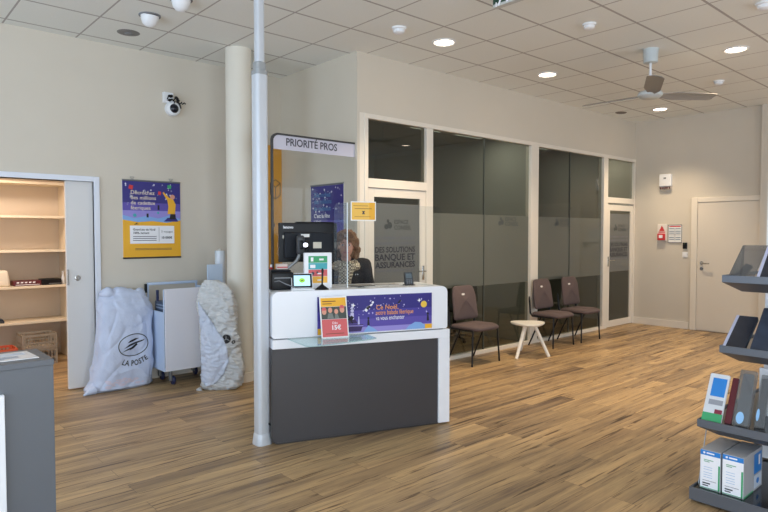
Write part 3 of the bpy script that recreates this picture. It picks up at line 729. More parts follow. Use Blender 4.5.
ls_f.polys('small_lines', [[(.03,.03),(.17,.03),(.17,.034),(.03,.034)],[(.02,.262),(.12,.262),(.12,.268),(.02,.268)],[(.02,.245),(.09,.245),(.09,.25),(.02,.25)]], mat('brown_ink', (120,70,40), .6), .002)

# ------------------------------------------------------------------ things on the counter
t = thing('acrylic_screen', 'clear acrylic hygiene screen with side wing on the counter', 'screen', CW(.605,.13,1.10), RZ)
bm = bmesh.new(); pr = [(0,0),(.79,0),(.79,.60)] + [(.79-.03+.03*math.cos(PI/2*k/5), .60+.03*math.sin(PI/2*k/5)) for k in range(6)] + [(.03-.03*math.sin(PI/2*k/5), .62+.03*math.cos(PI/2*k/5)) for k in range(6)]
prism(bm, pr, (0,0,0), (1,0,0), (0,0,1), (0,1,0), .005); obj('front_sheet', bm, GL_CLEAR, t)
bm = bmesh.new(); pr = [(0,0),(.24,0),(.24,.57)] + [(.18+.06*math.cos(PI/2*k/5), .59+.06*math.sin(PI/2*k/5)) for k in range(6)] + [(0,.65)]
prism(bm, pr, (-.002,.005,0), (-.12,.99,0), (0,0,1), (1,.12,0), .005); obj('side_wing', bm, glass('bluish_acrylic', (.86,.90,.94), film=(.62,.72,.82), film_amt=.06, ior=1.4), t)  # blue tint and film paint in the wing's bluish reflection
obj('screen_edge', B(-.003,.003,-.001,.006,0,.65), mat('acrylic_edge', (226,236,240), .3), t)
for x in (.1,.68):
    obj('screen_foot', B(x-.03,x+.03,-.05,.05,0,.006), GL_CLEAR, t)
t = thing('yellow_notice', 'yellow notice taped to the top of the acrylic screen', 'notice', CW(.63,.125,1.612), RZ)
obj('sheet', B(0,.205,-.002,0,0,.148), PAPER, t)
f = Face((0,-.0025,0), (1,0,0), (0,0,1), t); f.rect('yellow_field', .008,.197,.008,.14, mat('notice_yellow', (242,192,86), .5), .0003)
f.rect('deep_yellow_field', .15,.197,.008,.14, mat('notice_amber', (240,176,50), .5), .0008)
f.polys('text_lines', [[(.02,.112),(.14,.112),(.14,.116),(.02,.116)],[(.03,.09),(.17,.09),(.17,.095),(.03,.095)],[(.03,.03),(.16,.03),(.16,.033),(.03,.033)]], mat('ochre_ink', (170,120,50), .6), .0014)
f.polys('arrow_mark', [[(.09,.05),(.1,.05),(.115,.075),(.105,.075)],[(.115,.05),(.105,.05),(.09,.075),(.1,.075)]], INKG, .0014)

def monitor(u0, n0, w, z0, z1, label, yaw=0, stickers=False, cy=-.035):
    t = thing('monitor', label, 'monitor', CW(u0+w/2, n0, .7655), RZ+yaw, 'monitors on the staff desk')
    h = z1-.765; b = z0-.765
    obj('screen_housing', B(-w/2,w/2,-.012,.018,b,h,.006), BLACKP, t)
    if stickers: obj('rear_bulge', B(-w*.42,w*.42,-.05,-.012,b+.03,h-.075,.012,seg=3), mat('matt_black_plastic', (20,24,32), .55, spec=.3), t)
    obj('screen_glass', B(-w/2+.012,w/2-.012,.018,.0195,b+.02,h-.012), SCREEN, t)
    bm = bmesh.new(); tube(bm, [(0,cy,.01),(0,cy,b+.10 if stickers else b+.01)], .018, 12); obj('stand_column', bm, BLACKM, t, True)
    obj('stand_base', B(-.12,.12,cy-.03,cy+.07,0,.012,.005), BLACKM, t)
    if stickers:
        f = Face((-w/2,-.012,0), (1,0,0), (0,0,1), t)
        f.text('brand_lettering', 'lenovo', .035, h-.045, .03, PRW, .001, bold=.001)
        g = Face((-w/2,-.05,0), (1,0,0), (0,0,1), t)
        f.rect('asset_sticker', .03,.065,h-.125,h-.1, mat('cream_label', (222,214,196), .6), .001)
        g.rect('white_label', .17,.24,h-.115,h-.09, PAPER, .001); g.rect('cream_label', .27,.34,h-.205,h-.155, mat('cream_label', (222,214,196), .6), .001)
    return t
monitor(.165, .545, .485, 1.285, 1.60, 'black monitor with stickers on its back behind the counter', 0, True)
monitor(.33, .66, .33, 1.32, 1.612, 'second black monitor just behind the stickered one', 0, False, 0.0)

# swivel scanner arm
t = thing('scanner_arm', 'grey jointed scanner arm in front of the stickered monitor', 'scanner', CW(.185,.395,1.10), RZ)
bm = bmesh.new(); xbox(bm,-.06,.06,-.06,.06,0,.015,.005); obj('arm_base', bm, BLACKP, t)
bm = bmesh.new(); tube(bm, [(0,0,.015),(0,0,.13),(.09,.0,.2),(.12,0,.26)], [.014,.014,.013,.016], 12); obj('arm_tube', bm, GREYM, t, True)
bm = bmesh.new(); xbox(bm,.09,.15,-.03,.03,.25,.40,.018,seg=3); obj('scanner_head', bm, mat('dark_grey_plastic', (58,60,64), .45), t, True)
bm = bmesh.new(); xbox(bm,.105,.135,-.034,-.03,.29,.36,.006); tube(bm, [(.12,-.03,.25),(.11,-.04,.21),(.2,-.02,.19),(.23,0,.2)], .008, 8); obj('scanner_grip', bm, BLACKP, t, True)
t = thing('desk_lamp', 'small bright desk lamp glowing beside the scanner arm', 'lamp', CW(.35,.40,1.10), RZ)
bm = bmesh.new(); lathe(bm, [(.04,0),(.04,.01),(.01,.014),(.007,.02),(.007,.30),(0,.30)], 16); obj('lamp_stem', bm, BLACKM, t, True)
bm = bmesh.new(); lathe(bm, [(.012,.29),(.03,.31),(.03,.345),(.02,.355),(0,.355)], 16); obj('lamp_head', bm, BLACKP, t, True)
bm = bmesh.new(); ell(bm, (-.01,-.03,.325), (.02,.012,.016), 12, 8); obj('lamp_bulb', bm, mat('white_bulb', (236,240,255), .4, emit=3), t, True)

t = thing('label_printer', 'black receipt printer at the left end of the counter', 'printer', CW(.105,.22,1.10), RZ)
obj('printer_body', B(-.085,.085,-.09,.1,0,.13,.012,seg=3), BLACKP, t, True); obj('paper_slot', B(-.06,.06,-.092,-.09,.085,.093), GREYP, t); obj('printer_lid', B(-.075,.075,-.04,.09,.13,.145,.006), mat('matt_black_plastic', (30,33,40), .5), t)
bm = bmesh.new(); tube(bm, [(-.07,-.08,.06),(-.03,-.11,.07),(.02,-.1,.045),(.08,-.12,.02),(.12,-.11,.008)], .004, 6); obj('power_cable', bm, GREYP, t, True)
t = thing('spray_can', 'small red spray can behind the counter left end', 'can', CW(.075,.395,1.10), RZ)
bm = bmesh.new(); lathe(bm, [(0,0),(.02,0),(.021,.01),(.021,.13),(.014,.15),(.009,.155),(0,.155)], 20); obj('can_body', bm, mat('red_can', (176,32,38), .35), t, True)
bm = bmesh.new(); lathe(bm, [(0,.155),(.008,.155),(.008,.175),(0,.175)], 14); obj('nozzle', bm, WHITEP, t, True)
bm = bmesh.new(); xbox(bm, -.04,.04,-.03,.03,0,.04,.003); t = tag(obj('card_box', bm, mat('pale_card', (224,206,198), .6)), 'small pale card box stacked on the black printer', 'box'); t.location = CW(.128,.27,1.2455); t.rotation_euler = (0,0,RZ)
f = Face((-.04,-.031,0), (1,0,0), (0,0,1), t); f.rect('red_stripe', 0,.08,.012,.02, RED, .0005)

t = thing('payment_tablet', 'white tablet showing a green logo on the counter', 'tablet', CW(.165,.10,1.10), RZ-.15)
a = .38; f = Face((0,0,.012), (1,0,0), (0, math.sin(a), math.cos(a)), t)
bm = bmesh.new(); prism(bm, [(0,0),(.155,0),(.155,.115),(0,.115)], f.o-f.n*.014, f.u, f.v, f.n, .014); obj('tablet_body', bm, WHITEP, t)
f.rect('bezel', .004,.151,.004,.111, BLACKP, .0004); f.rect('lit_screen', .018,.137,.018,.099, mat('pale_blue_screen', (178,220,238), .3, emit=.55), .0012)
f.polys('leaf_logo', [disc(.078,.06,.022,16,.018)], mat('leaf_green_screen', (140,200,60), .4, emit=.4), .002); f.polys('logo_bird', [[(.066,.052),(.092,.062),(.08,.064),(.072,.06)]], INK, .0028)
obj('tablet_stand', B(-.005,.165,-.04,.1,0,.010,.004), WHITEP, t)
bm = bmesh.new(); prism(bm, [(-.01,0),(.09,0),(.045,.1)], (.03,.035,.01), (0,1,0), (0,0,1), (1,0,0), .09); obj('rear_wedge', bm, WHITEP, t)

t = thing('price_display', 'white framed card with coloured squares on the counter', 'display', CW(.275,.17,1.10), RZ)
obj('display_block', B(0,.215,-.012,.022,0,.27,.004), WHITE, t)
f = Face((0,-.0122,0), (1,0,0), (0,0,1), t)
x0, x1 = .032, .178
f.rect('green_row', x0,x1,.195,.245, GRN, .0005); f.rect('teal_row', x0,x1,.145,.193, TEAL, .0005); f.rect('red_row', x0,x1,.093,.143, CORAL, .0005); f.rect('yellow_row', x0,x1,.042,.091, mat('row_yellow', (246,186,70), .5), .0005)
f.polys('white_icons', [[(.05,.205),(.07,.205),(.07,.235),(.05,.235)],[(.115,.212),(.15,.212),(.15,.226),(.115,.226)],[(.045,.155),(.085,.155),(.085,.18),(.045,.18)],[(.1,.108),(.13,.108),(.13,.118),(.1,.118)],[(.1,.06),(.14,.06),(.14,.068),(.1,.068)]], PRW, .0012)
f.polys('dark_icons', [disc(.065,.115,.012),disc(.1,.122,.008)], INKG, .0013)
t = thing('desk_microphone', 'black desk microphone on a triangular foot', 'microphone', CW(.385,.065,1.10), RZ)
bm = bmesh.new(); lathe(bm, [(.052,0),(.05,.006),(.012,.034),(.008,.04),(0,.04)], 20); bmesh.ops.scale(bm, verts=bm.verts, vec=(1,.75,1)); obj('microphone_foot', bm, BLACKP, t, True)
bm = bmesh.new(); tube(bm, [(0,0,.03),(.003,0,.09),(.004,0,.14)], [.006,.007,.006], 10); ell(bm, (.004,0,.138), (.010,.010,.02), 12, 8); obj('microphone_stem', bm, BLACKP, t, True)
t = thing('card_terminal', 'small dark card terminal near the right counter end', 'terminal', CW(1.10,.16,1.10), RZ)
a = .25; f = Face((0,0,.006), (1,0,0), (0, math.sin(a), math.cos(a)), t)
bm = bmesh.new(); prism(bm, [(0,0),(.075,0),(.07,.1),(.005,.1)], f.o-f.n*.02, f.u, f.v, f.n, .02); obj('terminal_body', bm, mat('dark_grey_plastic', (58,60,64), .45), t)
f.rect('terminal_screen', .012,.063,.05,.09, mat('grey_screen', (110,120,126), .2), .0006)
f.polys('keys', [[(.014+.018*i,.01+.012*j),(.026+.018*i,.01+.012*j),(.026+.018*i,.018+.012*j),(.014+.018*i,.018+.012*j)] for i in range(3) for j in range(3)], GREYP, .0008)
obj('terminal_base', B(-.005,.08,-.02,.04,0,.007,.002), BLACKP, t)
t = tag(obj('document_tray', B(0,.2,0,.13,0,.006,.002), mat('tray_grey', (120,118,116), .4)), 'flat grey writing pad on the counter top before the clerk', 'pad'); t.location = CW(.66,.2,1.10); t.rotation_euler = (0,0,RZ)
t = tag(obj('document_tray', B(0,.18,0,.11,0,.006,.002), mat('tray_pale', (176,172,168), .4)), 'flat pale folder on the counter top right of the writing pad', 'folder'); t.location = CW(.9,.24,1.10); t.rotation_euler = (0,0,RZ)

# ------------------------------------------------------------------ PRIORITE PROS screen and the wall behind
t = thing('glass_divider', 'tall clear glass divider with a PRIORITÉ PROS header', 'divider', (2.968,4.90,0))
def rr(x1, z1, off, r=.07): return [(off+r-r*math.cos(PI/2*k/8)*1, z1-off-r+r*math.sin(PI/2*k/8)) for k in range(9)]
Wd, Hd = .988, 2.452
bm = bmesh.new(); prism(bm, [(0.01,.02)]+rr(Wd,Hd,.01)+[(Wd,Hd-.01),(Wd,.02)], (0,.008,0), (1,0,0), (0,0,1), (0,1,0), .008); obj('glass_sheet', bm, GL_SIGN, t)
bm = bmesh.new(); outer = [(0,0)]+rr(Wd,Hd,0)+[(Wd,Hd)]; inner = [(.018,0)]+rr(Wd,Hd,.018,.06)+[(Wd,Hd-.018)]
for i in range(len(outer)-1):
    q = [outer[i],outer[i+1],inner[i+1],inner[i]]; prism(bm, q, (0,0,0), (1,0,0), (0,0,1), (0,1,0), .024)
obj('metal_frame', bm, DARKFR, t)
bm = bmesh.new(); prism(bm, [(.02,2.302)]+[(max(x,.02),z) for x,z in rr(Wd,Hd,.018,.06)]+[(Wd,Hd-.018),(Wd,2.302)], (0,.006,0), (1,0,0), (0,0,1), (0,1,0), .002); obj('white_header', bm, mat('header_film', (206,204,218), .5), t)
f = Face((0,.005,0), (1,0,0), (0,0,1), t); f.text('lettering', 'PRIORITÉ PROS', .16, 2.345, .098, mat('header_ink', (76,74,84), .6), .0008, bold=.002, width=.60)
obj('floor_foot', B(-.02,.2,-.08,.1,0,.01), DARKFR, t)

t = thing('amber_panel', 'tall amber panel with a line-drawn cube by the wall corner', 'panel', (3.77,YL,0))
obj('panel_board', B(0,.19,-.02,0,.25,2.565,.002), AMBER, t)
f = Face((0,-.0205,0), (1,0,0), (0,0,1), t)
def stroke(p, q, w=.006):
    p, q = Vector(p), Vector(q); d = (q-p).normalized(); s = Vector((-d.y,d.x))*w/2
    return [tuple(p-s), tuple(q-s), tuple(q+s), tuple(p+s)]
cb = [((.03,1.98),(.03,2.12)),((.03,2.12),(.10,2.16)),((.10,2.16),(.165,2.12)),((.165,2.12),(.165,1.98)),((.165,1.98),(.10,1.93)),((.10,1.93),(.03,1.98)),((.03,2.12),(.10,2.07)),((.10,2.07),(.165,2.12)),((.10,2.07),(.10,1.93))]
f.polys('cube_drawing', [stroke(a, b, .008) for a, b in cb], INK, .001); f.polys('small_mark', [[(.05,1.6),(.06,1.6),(.06,1.64),(.05,1.64)],[(.075,1.6),(.085,1.6),(.09,1.64),(.08,1.64)]], INK, .001)

def night_poster(t, W, Hh, face, kind):
    f = face
    f.rect('night_sky', 0,W,Hh*(.45 if kind == 1 else .0),Hh, NAVY, .0003); 
    if kind == 1:
        f.rect('pale_horizon', 0,W,Hh*.50,Hh*.62, LILAC, .0008); f.rect('mid_sky', 0,W,Hh*.62,Hh*.72, VIO, .0008)
        f.polys('snow_ground', [[(0,Hh*.44),(W,Hh*.44),(W,Hh*.52),(W*.8,Hh*.56),(W*.6,Hh*.52),(W*.4,Hh*.55),(W*.2,Hh*.52),(0,Hh*.56)]], SKYB, .0012)
        f.rect('yellow_field', 0,W,0,Hh*.46, YEL, .0016)
        f.polys('yellow_wave', [[(0,Hh*.45),(W,Hh*.45),(W,Hh*.50),(W*.75,Hh*.465),(W*.5,Hh*.485),(W*.25,Hh*.47),(0,Hh*.5)]], YEL, .0018)
st = []
pt = thing('wall_poster', 'purple and yellow Christmas gift poster on left wall', 'poster', (2.098,YL,1.262))
obj('poster_sheet', B(0,.6,-.006,0,0,.798), PAPER, pt)
bm = bmesh.new(); tube(bm, [(0,-.008,.795),(.6,-.008,.795)], .009, 8); obj('top_rail', bm, GREYM, pt, True)
bm = bmesh.new(); tube(bm, [(0,-.008,.004),(.6,-.008,.004)], .009, 8); obj('bottom_rail', bm, DARKFR, pt, True)
for x in (.1,.5):
    bm = bmesh.new(); tube(bm, [(x,-.008,.8),(x+.02,-.005,.83),(x-.02,-.005,.83),(x,-.008,.8)], .003, 6); obj('hook', bm, GREYM, pt, True)
f = Face((0,-.0065,0), (1,0,0), (0,0,1), pt); night_poster(pt, .6, .79, f, 1)
for k in range(34): st.append(star(random.uniform(.02,.58), random.uniform(.55,.77), random.choice((.005,.007,.012))))
f.polys('stars', st, PRW, .0012)
f.polys('gift_boxes', [[(.06,.71),(.1,.7),(.11,.74),(.07,.75)],[(.36,.66),(.39,.655),(.395,.69),(.365,.695)]], RED, .002)
f.polys('green_gift', [[(.46,.73),(.50,.725),(.505,.76),(.465,.765)]], GRN, .002)
f.polys('pointing_figure', [[(.46,.46),(.54,.46),(.55,.56),(.52,.62),(.48,.63),(.42,.69),(.41,.68),(.46,.6),(.47,.54)]], YEL, .0024)
f.polys('figure_head', [disc(.515,.64,.026)], mat('face_print', (216,152,128), .5), .003)
f.polys('dark_silhouette', [[(.48,.405),(.55,.405),(.545,.46),(.49,.46)],[(.355,.5),(.375,.5),(.375,.55),(.355,.55)],[(.24,.42),(.26,.42),(.26,.46),(.24,.46)]], INK, .003)
f.polys('dark_hill', [[(.42,.38),(.58,.38),(.55,.42),(.46,.42)]], NAVY, .0026)
f.polys('cyan_ball', [disc(.12,.44,.018),disc(.36,.47,.012)], TEAL, .0026)
for i, s in enumerate(('Décrochez','des millions','de cadeaux','féeriques')):
    f.text('lettering', s, .08, .655-.052*i, .055, mat('cream_letter', (248,232,204), .5), .0035, bold=.0)
f.rect('white_box', .07,.53,.15,.335, PRW, .0024)
f.text('lettering', 'Grand jeu de Noël', .10, .285, .03, INK, .0035, bold=.0006); f.text('lettering', '100% gagnant', .10, .25, .03, INK, .0035, bold=.0006)
f.polys('small_print', [[(.10,y),(.34,y),(.34,y+.006),(.10,y+.006)] for y in (.18,.2,.22)] + [[(.12,y),(.5,y),(.5,y+.004),(.12,y+.004)] for y in (.085,.097)], INKG, .0035)
f.text('lettering', '5 voyages', .39, .265, .032, INK, .0035); f.text('lettering', '10 000€', .39, .2, .034, INK, .0035, bold=.001)
f.polys('divider_line', [[(.365,.17),(.368,.17),(.368,.32),(.365,.32)]], INKG, .0035)
f.polys('bird_logo', [[(.11,.345),(.15,.37),(.14,.355),(.16,.35)]], INK, .0035)

pt = thing('wall_poster', 'blue night poster behind the PRIORITÉ PROS glass', 'poster', (XR,5.69,1.26))
obj('poster_sheet', B(-.006,0,-.60,0,0,.79), PAPER, pt)
bm = bmesh.new(); tube(bm, [(-.008,.0,.79),(-.008,-.6,.79)], .009, 8); obj('top_rail', bm, GREYM, pt, True)
bm = bmesh.new(); tube(bm, [(-.008,.0,.0),(-.008,-.6,.0)], .009, 8); obj('bottom_rail', bm, GREYM, pt, True)
f = Face((-.0065,0,0), (0,-1,0), (0,0,1), pt); f.rect('night_sky', 0,.6,.40,.78, NAVY, .0003); f.rect('horizon', 0,.6,.01,.40, VIO, .0003)
f.polys('stars', [star(random.uniform(.03,.57), random.uniform(.48,.76), random.choice((.008,.012,.016))) for k in range(34)], PRW, .0012)
for i, s in enumerate(('Décrochez','des millions','de cadeaux')):
    f.text('lettering', s, .06, .66-.075*i, .07, mat('teal_letter', (60,110,160), .5), .003, bold=.002)
f.text('lettering', "C'est la fête", .06, .43, .062, PRW, .003, bold=.001); f.text('lettering', 'à Noël', .06, .37, .05, PRW, .003, bold=.001)
f.polys('village_shapes', [[(.06,.2),(.14,.2),(.14,.28),(.10,.33),(.06,.28)],[(.2,.2),(.27,.2),(.27,.3),(.235,.34),(.2,.3)],[(.32,.2),(.37,.2),(.37,.27),(.32,.27)]], YEL, .002)
f.polys('dark_shapes', [[(.15,.2),(.19,.2),(.18,.32),(.16,.32)],[(.28,.2),(.31,.2),(.30,.34),(.285,.34)],disc(.45,.22,.045,16)], INK, .0025)
f.polys('snow_ground', [[(0,.08),(.6,.08),(.6,.18),(.4,.2),(.2,.17),(0,.21)]], SKYB, .002)

# wall-mounted dome camera
t = thing('dome_camera', 'white dome security camera high on the left wall', 'camera', (2.605,YL,2.83))
obj('junction_box', B(-.085,.02,-.045,0,.055,.165,.006), WHITEP, t)
bm = bmesh.new(); lathe(bm, [(.075,0),(.078,.02),(.072,.055),(.05,.07),(0,.07)], 28, axis=Matrix.Translation((.015,0,0)) @ Matrix.Rotation(PI/2,4,'X')); obj('camera_shell', bm, WHITEP, t, True)
bm = bmesh.new(); ell(bm, (.015,-.062,-.002), (.048,.035,.048), 24, 14); obj('camera_lens', bm, mat('lens_black', (18,22,34), .1), t, True)
bm = bmesh.new()
for k in range(9):
    p = Vector((.0+.02*k-.05, -.05, .09-.004*k)); q = p+Vector((random.uniform(-.03,.05), random.uniform(-.04,0), random.uniform(-.05,.05))); tube(bm, [p, (p+q)/2+Vector((0,-.02,.01)), q], .006, 6)
for k in range(8): ell(bm, (random.uniform(-.04,.07), -.055, random.uniform(.06,.13)), (.018,.012,.014), 10, 8)
tube(bm, [(.05,-.05,.09),(.08,-.055,.05),(.095,-.05,.01)], .009, 8)
obj('cable_bundle', bm, BLACKP, t, True)
# ------------------------------------------------------------------ waiting chairs and side table
ch = thing('waiting_chair', 'mauve-grey waiting chair closest to the counter, alone', 'chair', (5.545,4.655,0), 0, 'mauve-grey waiting chairs along the glass')
def slab(bm, outline, z0, z1, r=.02, curve=None):
    """soft cushion: outline in xy, rounded over the rim"""
    n = len(outline); cx = sum(p[0] for p in outline)/n; cy = sum(p[1] for p in outline)/n
    def ring(k, z): return [bm.verts.new((cx+(x-cx)*k, cy+(y-cy)*k, z+(curve(x,y) if curve else 0))) for x, y in outline]
    R = [ring(.2,z0),ring(.6,z0),ring(.90,z0), ring(.985,z0+r*.4), ring(1,(z0+z1)/2), ring(.98,z1-r*.35), ring(.92,z1), ring(.75,z1+.003), ring(.5,z1+.004), ring(.25,z1+.004), ring(.06,z1+.004)]
    for a, b in zip(R, R[1:]):
        for k in range(n): bm.faces.new((a[k], a[(k+1) % n], b[(k+1) % n], b[k]))
    bm.faces.new(R[0][::-1]); bm.faces.new(R[-1])
def rpoly(pts, r, n=6):
    out = []; m = len(pts)
    for i in range(m):
        p = Vector(pts[i]); a = (Vector(pts[i-1])-p).normalized(); b = (Vector(pts[(i+1) % m])-p).normalized()
        for k in range(n+1):
            t_ = k/n; q0 = p+a*r; q1 = p+b*r; out.append(tuple(q0*(1-t_)**2 + p*2*t_*(1-t_) + q1*t_**2))
    return out
bm = bmesh.new(); slab(bm, rpoly([(-.225,.16),(-.25,-.12),(-.2,-.25),(.2,-.25),(.25,-.12),(.225,.16)], .05), .405, .452, .03, lambda x, y: -.012*max(0,(-y-.1)/.15)**2)
obj('seat', bm, FABRIC, ch, True, angle=180)
bm = bmesh.new(); slab(bm, rpoly([(-.215,-.20),(-.205,.11),(-.165,.205),(.165,.205),(.205,.11),(.215,-.20)], .045), 0, .035, .02, lambda x, y: .5*x*x)
Mb = Matrix.Translation((0,.165,.685)) @ Matrix.Rotation(PI/2-.14, 4, 'X') @ Matrix.Scale(1,4)
bmesh.ops.transform(bm, matrix=Mb, verts=bm.verts); obj('backrest', bm, FABRIC, ch, True, angle=180)
bm = bmesh.new(); prism(bm, disc(0,0,.032,18,.013), (-.02,.1385,.79), (1,0,0), (0,.14,.99), (0,1,-.14), .012); bmesh.ops.translate(bm, verts=bm.verts, vec=(0,-.006,0))
obj('grip_slot', bm, mat('pale_grip_slot', (232,228,222), .5), ch)
for s in (-1,1):
    bm = bmesh.new(); tube(bm, [(s*.222,-.19,.405),(s*.25,-.205,.0)], [.011,.010], 10); obj('leg', bm, BLACKM, ch, True)
    bm = bmesh.new(); tube(bm, [(s*.222,.0,.40),(s*.235,.185,.0)], [.011,.010], 10); obj('leg', bm, BLACKM, ch, True)
    bm = bmesh.new(); tube(bm, [(s*.222,-.19,.402),(s*.222,.14,.402),(s*.228,.165,.44),(s*.226,.185,.62),(s*.215,.195,.66)], [.010,.012,.013,.013,.009], 10); obj('side_upright', bm, BLACKM, ch, True)
bm = bmesh.new(); tube(bm, [(-.222,-.17,.397),(.222,-.17,.397)], .008, 8); tube(bm, [(-.222,.12,.397),(.222,.12,.397)], .008, 8); obj('cross_bar', bm, BLACKM, ch, True)
dup(ch, (7.165,4.645,0), 'mauve-grey waiting chair between the white table and the farthest chair')
dup(ch, (7.845,4.635,0), 'mauve-grey waiting chair farthest from the counter')

t = thing('side_table', 'low white side table with a rounded triangular top', 'table', (6.335,4.42,0))
tri = rpoly([(.36*math.cos(a), .36*math.sin(a)) for a in [math.radians(q) for q in (-15,105,225)]], .30, 12)
bm = bmesh.new(); n = len(tri)
R = [[bm.verts.new((x*k,y*k,z)) for x, y in tri] for k, z in ((.93,.385),(1,.398),(1,.408),(.985,.412))]
for a, b in zip(R, R[1:]):
    for k in range(n): bm.faces.new((a[k], a[(k+1) % n], b[(k+1) % n], b[k]))
bm.faces.new(R[0][::-1]); bm.faces.new(R[-1]); obj('table_top', bm, mat('cream_lacquer', (240,234,224), .35), t, True)
for fx, fy in ((-.30,-.04),(.11,-.225),(.20,.26)):
    bm = bmesh.new(); tube(bm, [(fx*.28,fy*.28,.39),(fx,fy,0)], [.023,.02], 14); obj('leg', bm, mat('cream_lacquer', (240,234,224), .35), t, True)

# ------------------------------------------------------------------ mail sacks, roll cart and packing things
def sack_mesh(name, rings, m, parent, seg=170, zs=150, fold=.012, fscale=6, horiz=0, seedv=0):
    """rings: (z, x0, x1, y0, y1); a filled cloth bag with folds"""
    bm = bmesh.new(); R = []
    for i in range(zs+1):
        z = rings[0][0] + (rings[-1][0]-rings[0][0])*i/zs
        for a, b in zip(rings, rings[1:]):
            if a[0] <= z <= b[0]+1e-9: break
        t_ = (z-a[0])/(b[0]-a[0]); t_ = t_*t_*(3-2*t_); x0, x1, y0, y1 = [a[j]+(b[j]-a[j])*t_ for j in (1,2,3,4)]
        row = []
        for k in range(seg):
            an = 2*PI*k/seg; c_, s_ = math.cos(an), math.sin(an)
            x = (x0+x1)/2+(x1-x0)/2*math.copysign(abs(c_)**.72, c_); y = (y0+y1)/2+(y1-y0)/2*math.copysign(abs(s_)**.72, s_)
            v = Vector((x*1.6, y*2, z*.8))*fscale+Vector((seedv,0,0))
            d = fold*noise.fractal(v, 1, 2, 3)*(1 if 0 < i else .2)
            rg = (1-abs(noise.noise(Vector((x*5+z*2.2+seedv, y*4, z*2.6-x*1.5)))))**5 - (1-abs(noise.noise(Vector((x*7-z*3.1, y*5+seedv, z*3+4)))))**6
            d += fold*.55*rg*(1 if 0 < i else .2)
            if horiz: hv = Vector((x*13+seedv, y*13+z*5, z*30+x*9)); d += horiz*((1-abs(noise.noise(hv)))**3-.55)*.8 + horiz*.5*noise.noise(hv*2.3)
            row.append(bm.verts.new((x+c_*d, y+s_*d, z)))
        R.append(row)
    for a, b in zip(R, R[1:]):
        for k in range(seg): bm.faces.new((a[k], a[(k+1) % seg], b[(k+1) % seg], b[k]))
    bm.faces.new(R[0][::-1]); bm.faces.new(R[-1])
    return obj(name, bm, m, parent, True, angle=180)
def drape(flat, sack, o, right, up, push, off=.004):
    """lays a flat lettering mesh onto the sack's skin"""
    bmesh.ops.triangulate(flat, faces=flat.faces)
    for _ in range(2):
        es = [e for e in flat.edges if e.calc_length() > .018]
        if es: bmesh.ops.subdivide_edges(flat, edges=es, cuts=1); bmesh.ops.triangulate(flat, faces=flat.faces)
    tree = BVHTree.FromPolygons([v.co for v in sack.data.vertices], [list(p.vertices) for p in sack.data.polygons])
    push = Vector(push).normalized()
    for v in flat.verts:
        w = Vector(o)+Vector(right)*v.co.x+Vector(up)*v.co.y; h, nn, i, d = tree.ray_cast(w-push*1.0, push)
        v.co = (h if h is not None else w)-push*off
    return flat
def flat_polys(ps):
    bm = bmesh.new()
    for p in ps: bm.faces.new([bm.verts.new((x,y,0)) for x, y in p])
    return bm
s1 = thing('mail_sack', 'full white mail sack with black LA POSTE print', 'sack', (2.0,6.165,0))
SACKM = noisy('white_sack_cloth', (206,216,238), (194,204,228), 9, .55, .5, 22)
sk = sack_mesh('sack_body', [(0,-.335,.28,-.11,.10),(.025,-.345,.30,-.145,.115),(.12,-.285,.305,-.15,.12),(.35,-.235,.305,-.15,.12),(.6,-.22,.31,-.13,.115),(.78,-.20,.31,-.11,.11),(.86,-.18,.29,-.08,.10),(.93,-.15,.22,-.05,.08),(.97,-.10,.12,-.03,.05)], SACKM, s1, fold=.021, fscale=3.2, seedv=3)
bm = bmesh.new()
for (cx, cz, rx, rz_) in ((-.10,.93,.075,.07),(.20,.88,.07,.08),(.02,.945,.08,.05)):
    ell(bm, (cx,0.02,cz), (rx,.07,rz_), 20, 14)
for v in bm.verts: v.co += Vector((1,1,1))*0.0+v.co.normalized()*.022*noise.fractal(v.co*14, 1, 2, 3)
obj('gathered_top', bm, SACKM, s1, True, angle=180)
bm = bmesh.new(); n = 24; pts = []
tube(bm, [(-.27,-.10,.035),(-.33,-.12,.025),(-.375,-.13,.008)], [.04,.025,.006], 10); obj('loose_corner', bm, SACKM, s1, True)
pk = []
for k in range(26):
    cx, cz, r_ = random.uniform(-.20,.18), random.uniform(.05,.11), random.uniform(.015,.03)
    pk.append([(cx+r_*random.uniform(.7,1.3)*math.cos(q*PI/3), cz+r_*.6*random.uniform(.6,1.2)*math.sin(q*PI/3)) for q in range(6)])
obj('pink_contents', drape(flat_polys(pk), sk, (0,-.5,0), (1,0,0), (0,0,1), (0,1,0), .0015), mat('pinkish_print', (214,206,222), .6), s1)
f_o, f_r, f_u, f_p = (.085,-.5,.43), (math.cos(.1),0,-math.sin(-.1)), (-.06,0,1), (0,1,0)
ringp = []; N_ = 40
for k in range(N_):
    a0, a1 = 2*PI*k/N_, 2*PI*(k+1)/N_
    ringp.append([(.15*math.cos(a0),.108*math.sin(a0)),(.15*math.cos(a1),.108*math.sin(a1)),(.142*math.cos(a1),.100*math.sin(a1)),(.142*math.cos(a0),.100*math.sin(a0))])
obj('oval_emblem', drape(flat_polys(ringp), sk, f_o, f_r, f_u, f_p), INK, s1)
bird = [[(-.10,-.02),(-.02,.0),(.09,.02),(.12,.035),(.03,.025),(-.04,.015)],[(-.05,-.045),(.0,-.03),(.04,-.005),(.03,.01),(-.02,-.015)],[(-.06,.03),(.0,.035),(.06,.055),(.02,.06),(-.03,.05)],[(-.12,-.05),(-.04,-.035),(-.02,-.015),(-.06,-.025)]]
obj('bird_emblem', drape(flat_polys(bird), sk, f_o, f_r, f_u, f_p), INK, s1)
tm = text_mesh('LA POSTE', .075, bold=.0015, spacing=1.12); 
xs = [v.co.x for v in tm.verts]; x0_, x1_ = min(xs), max(xs)
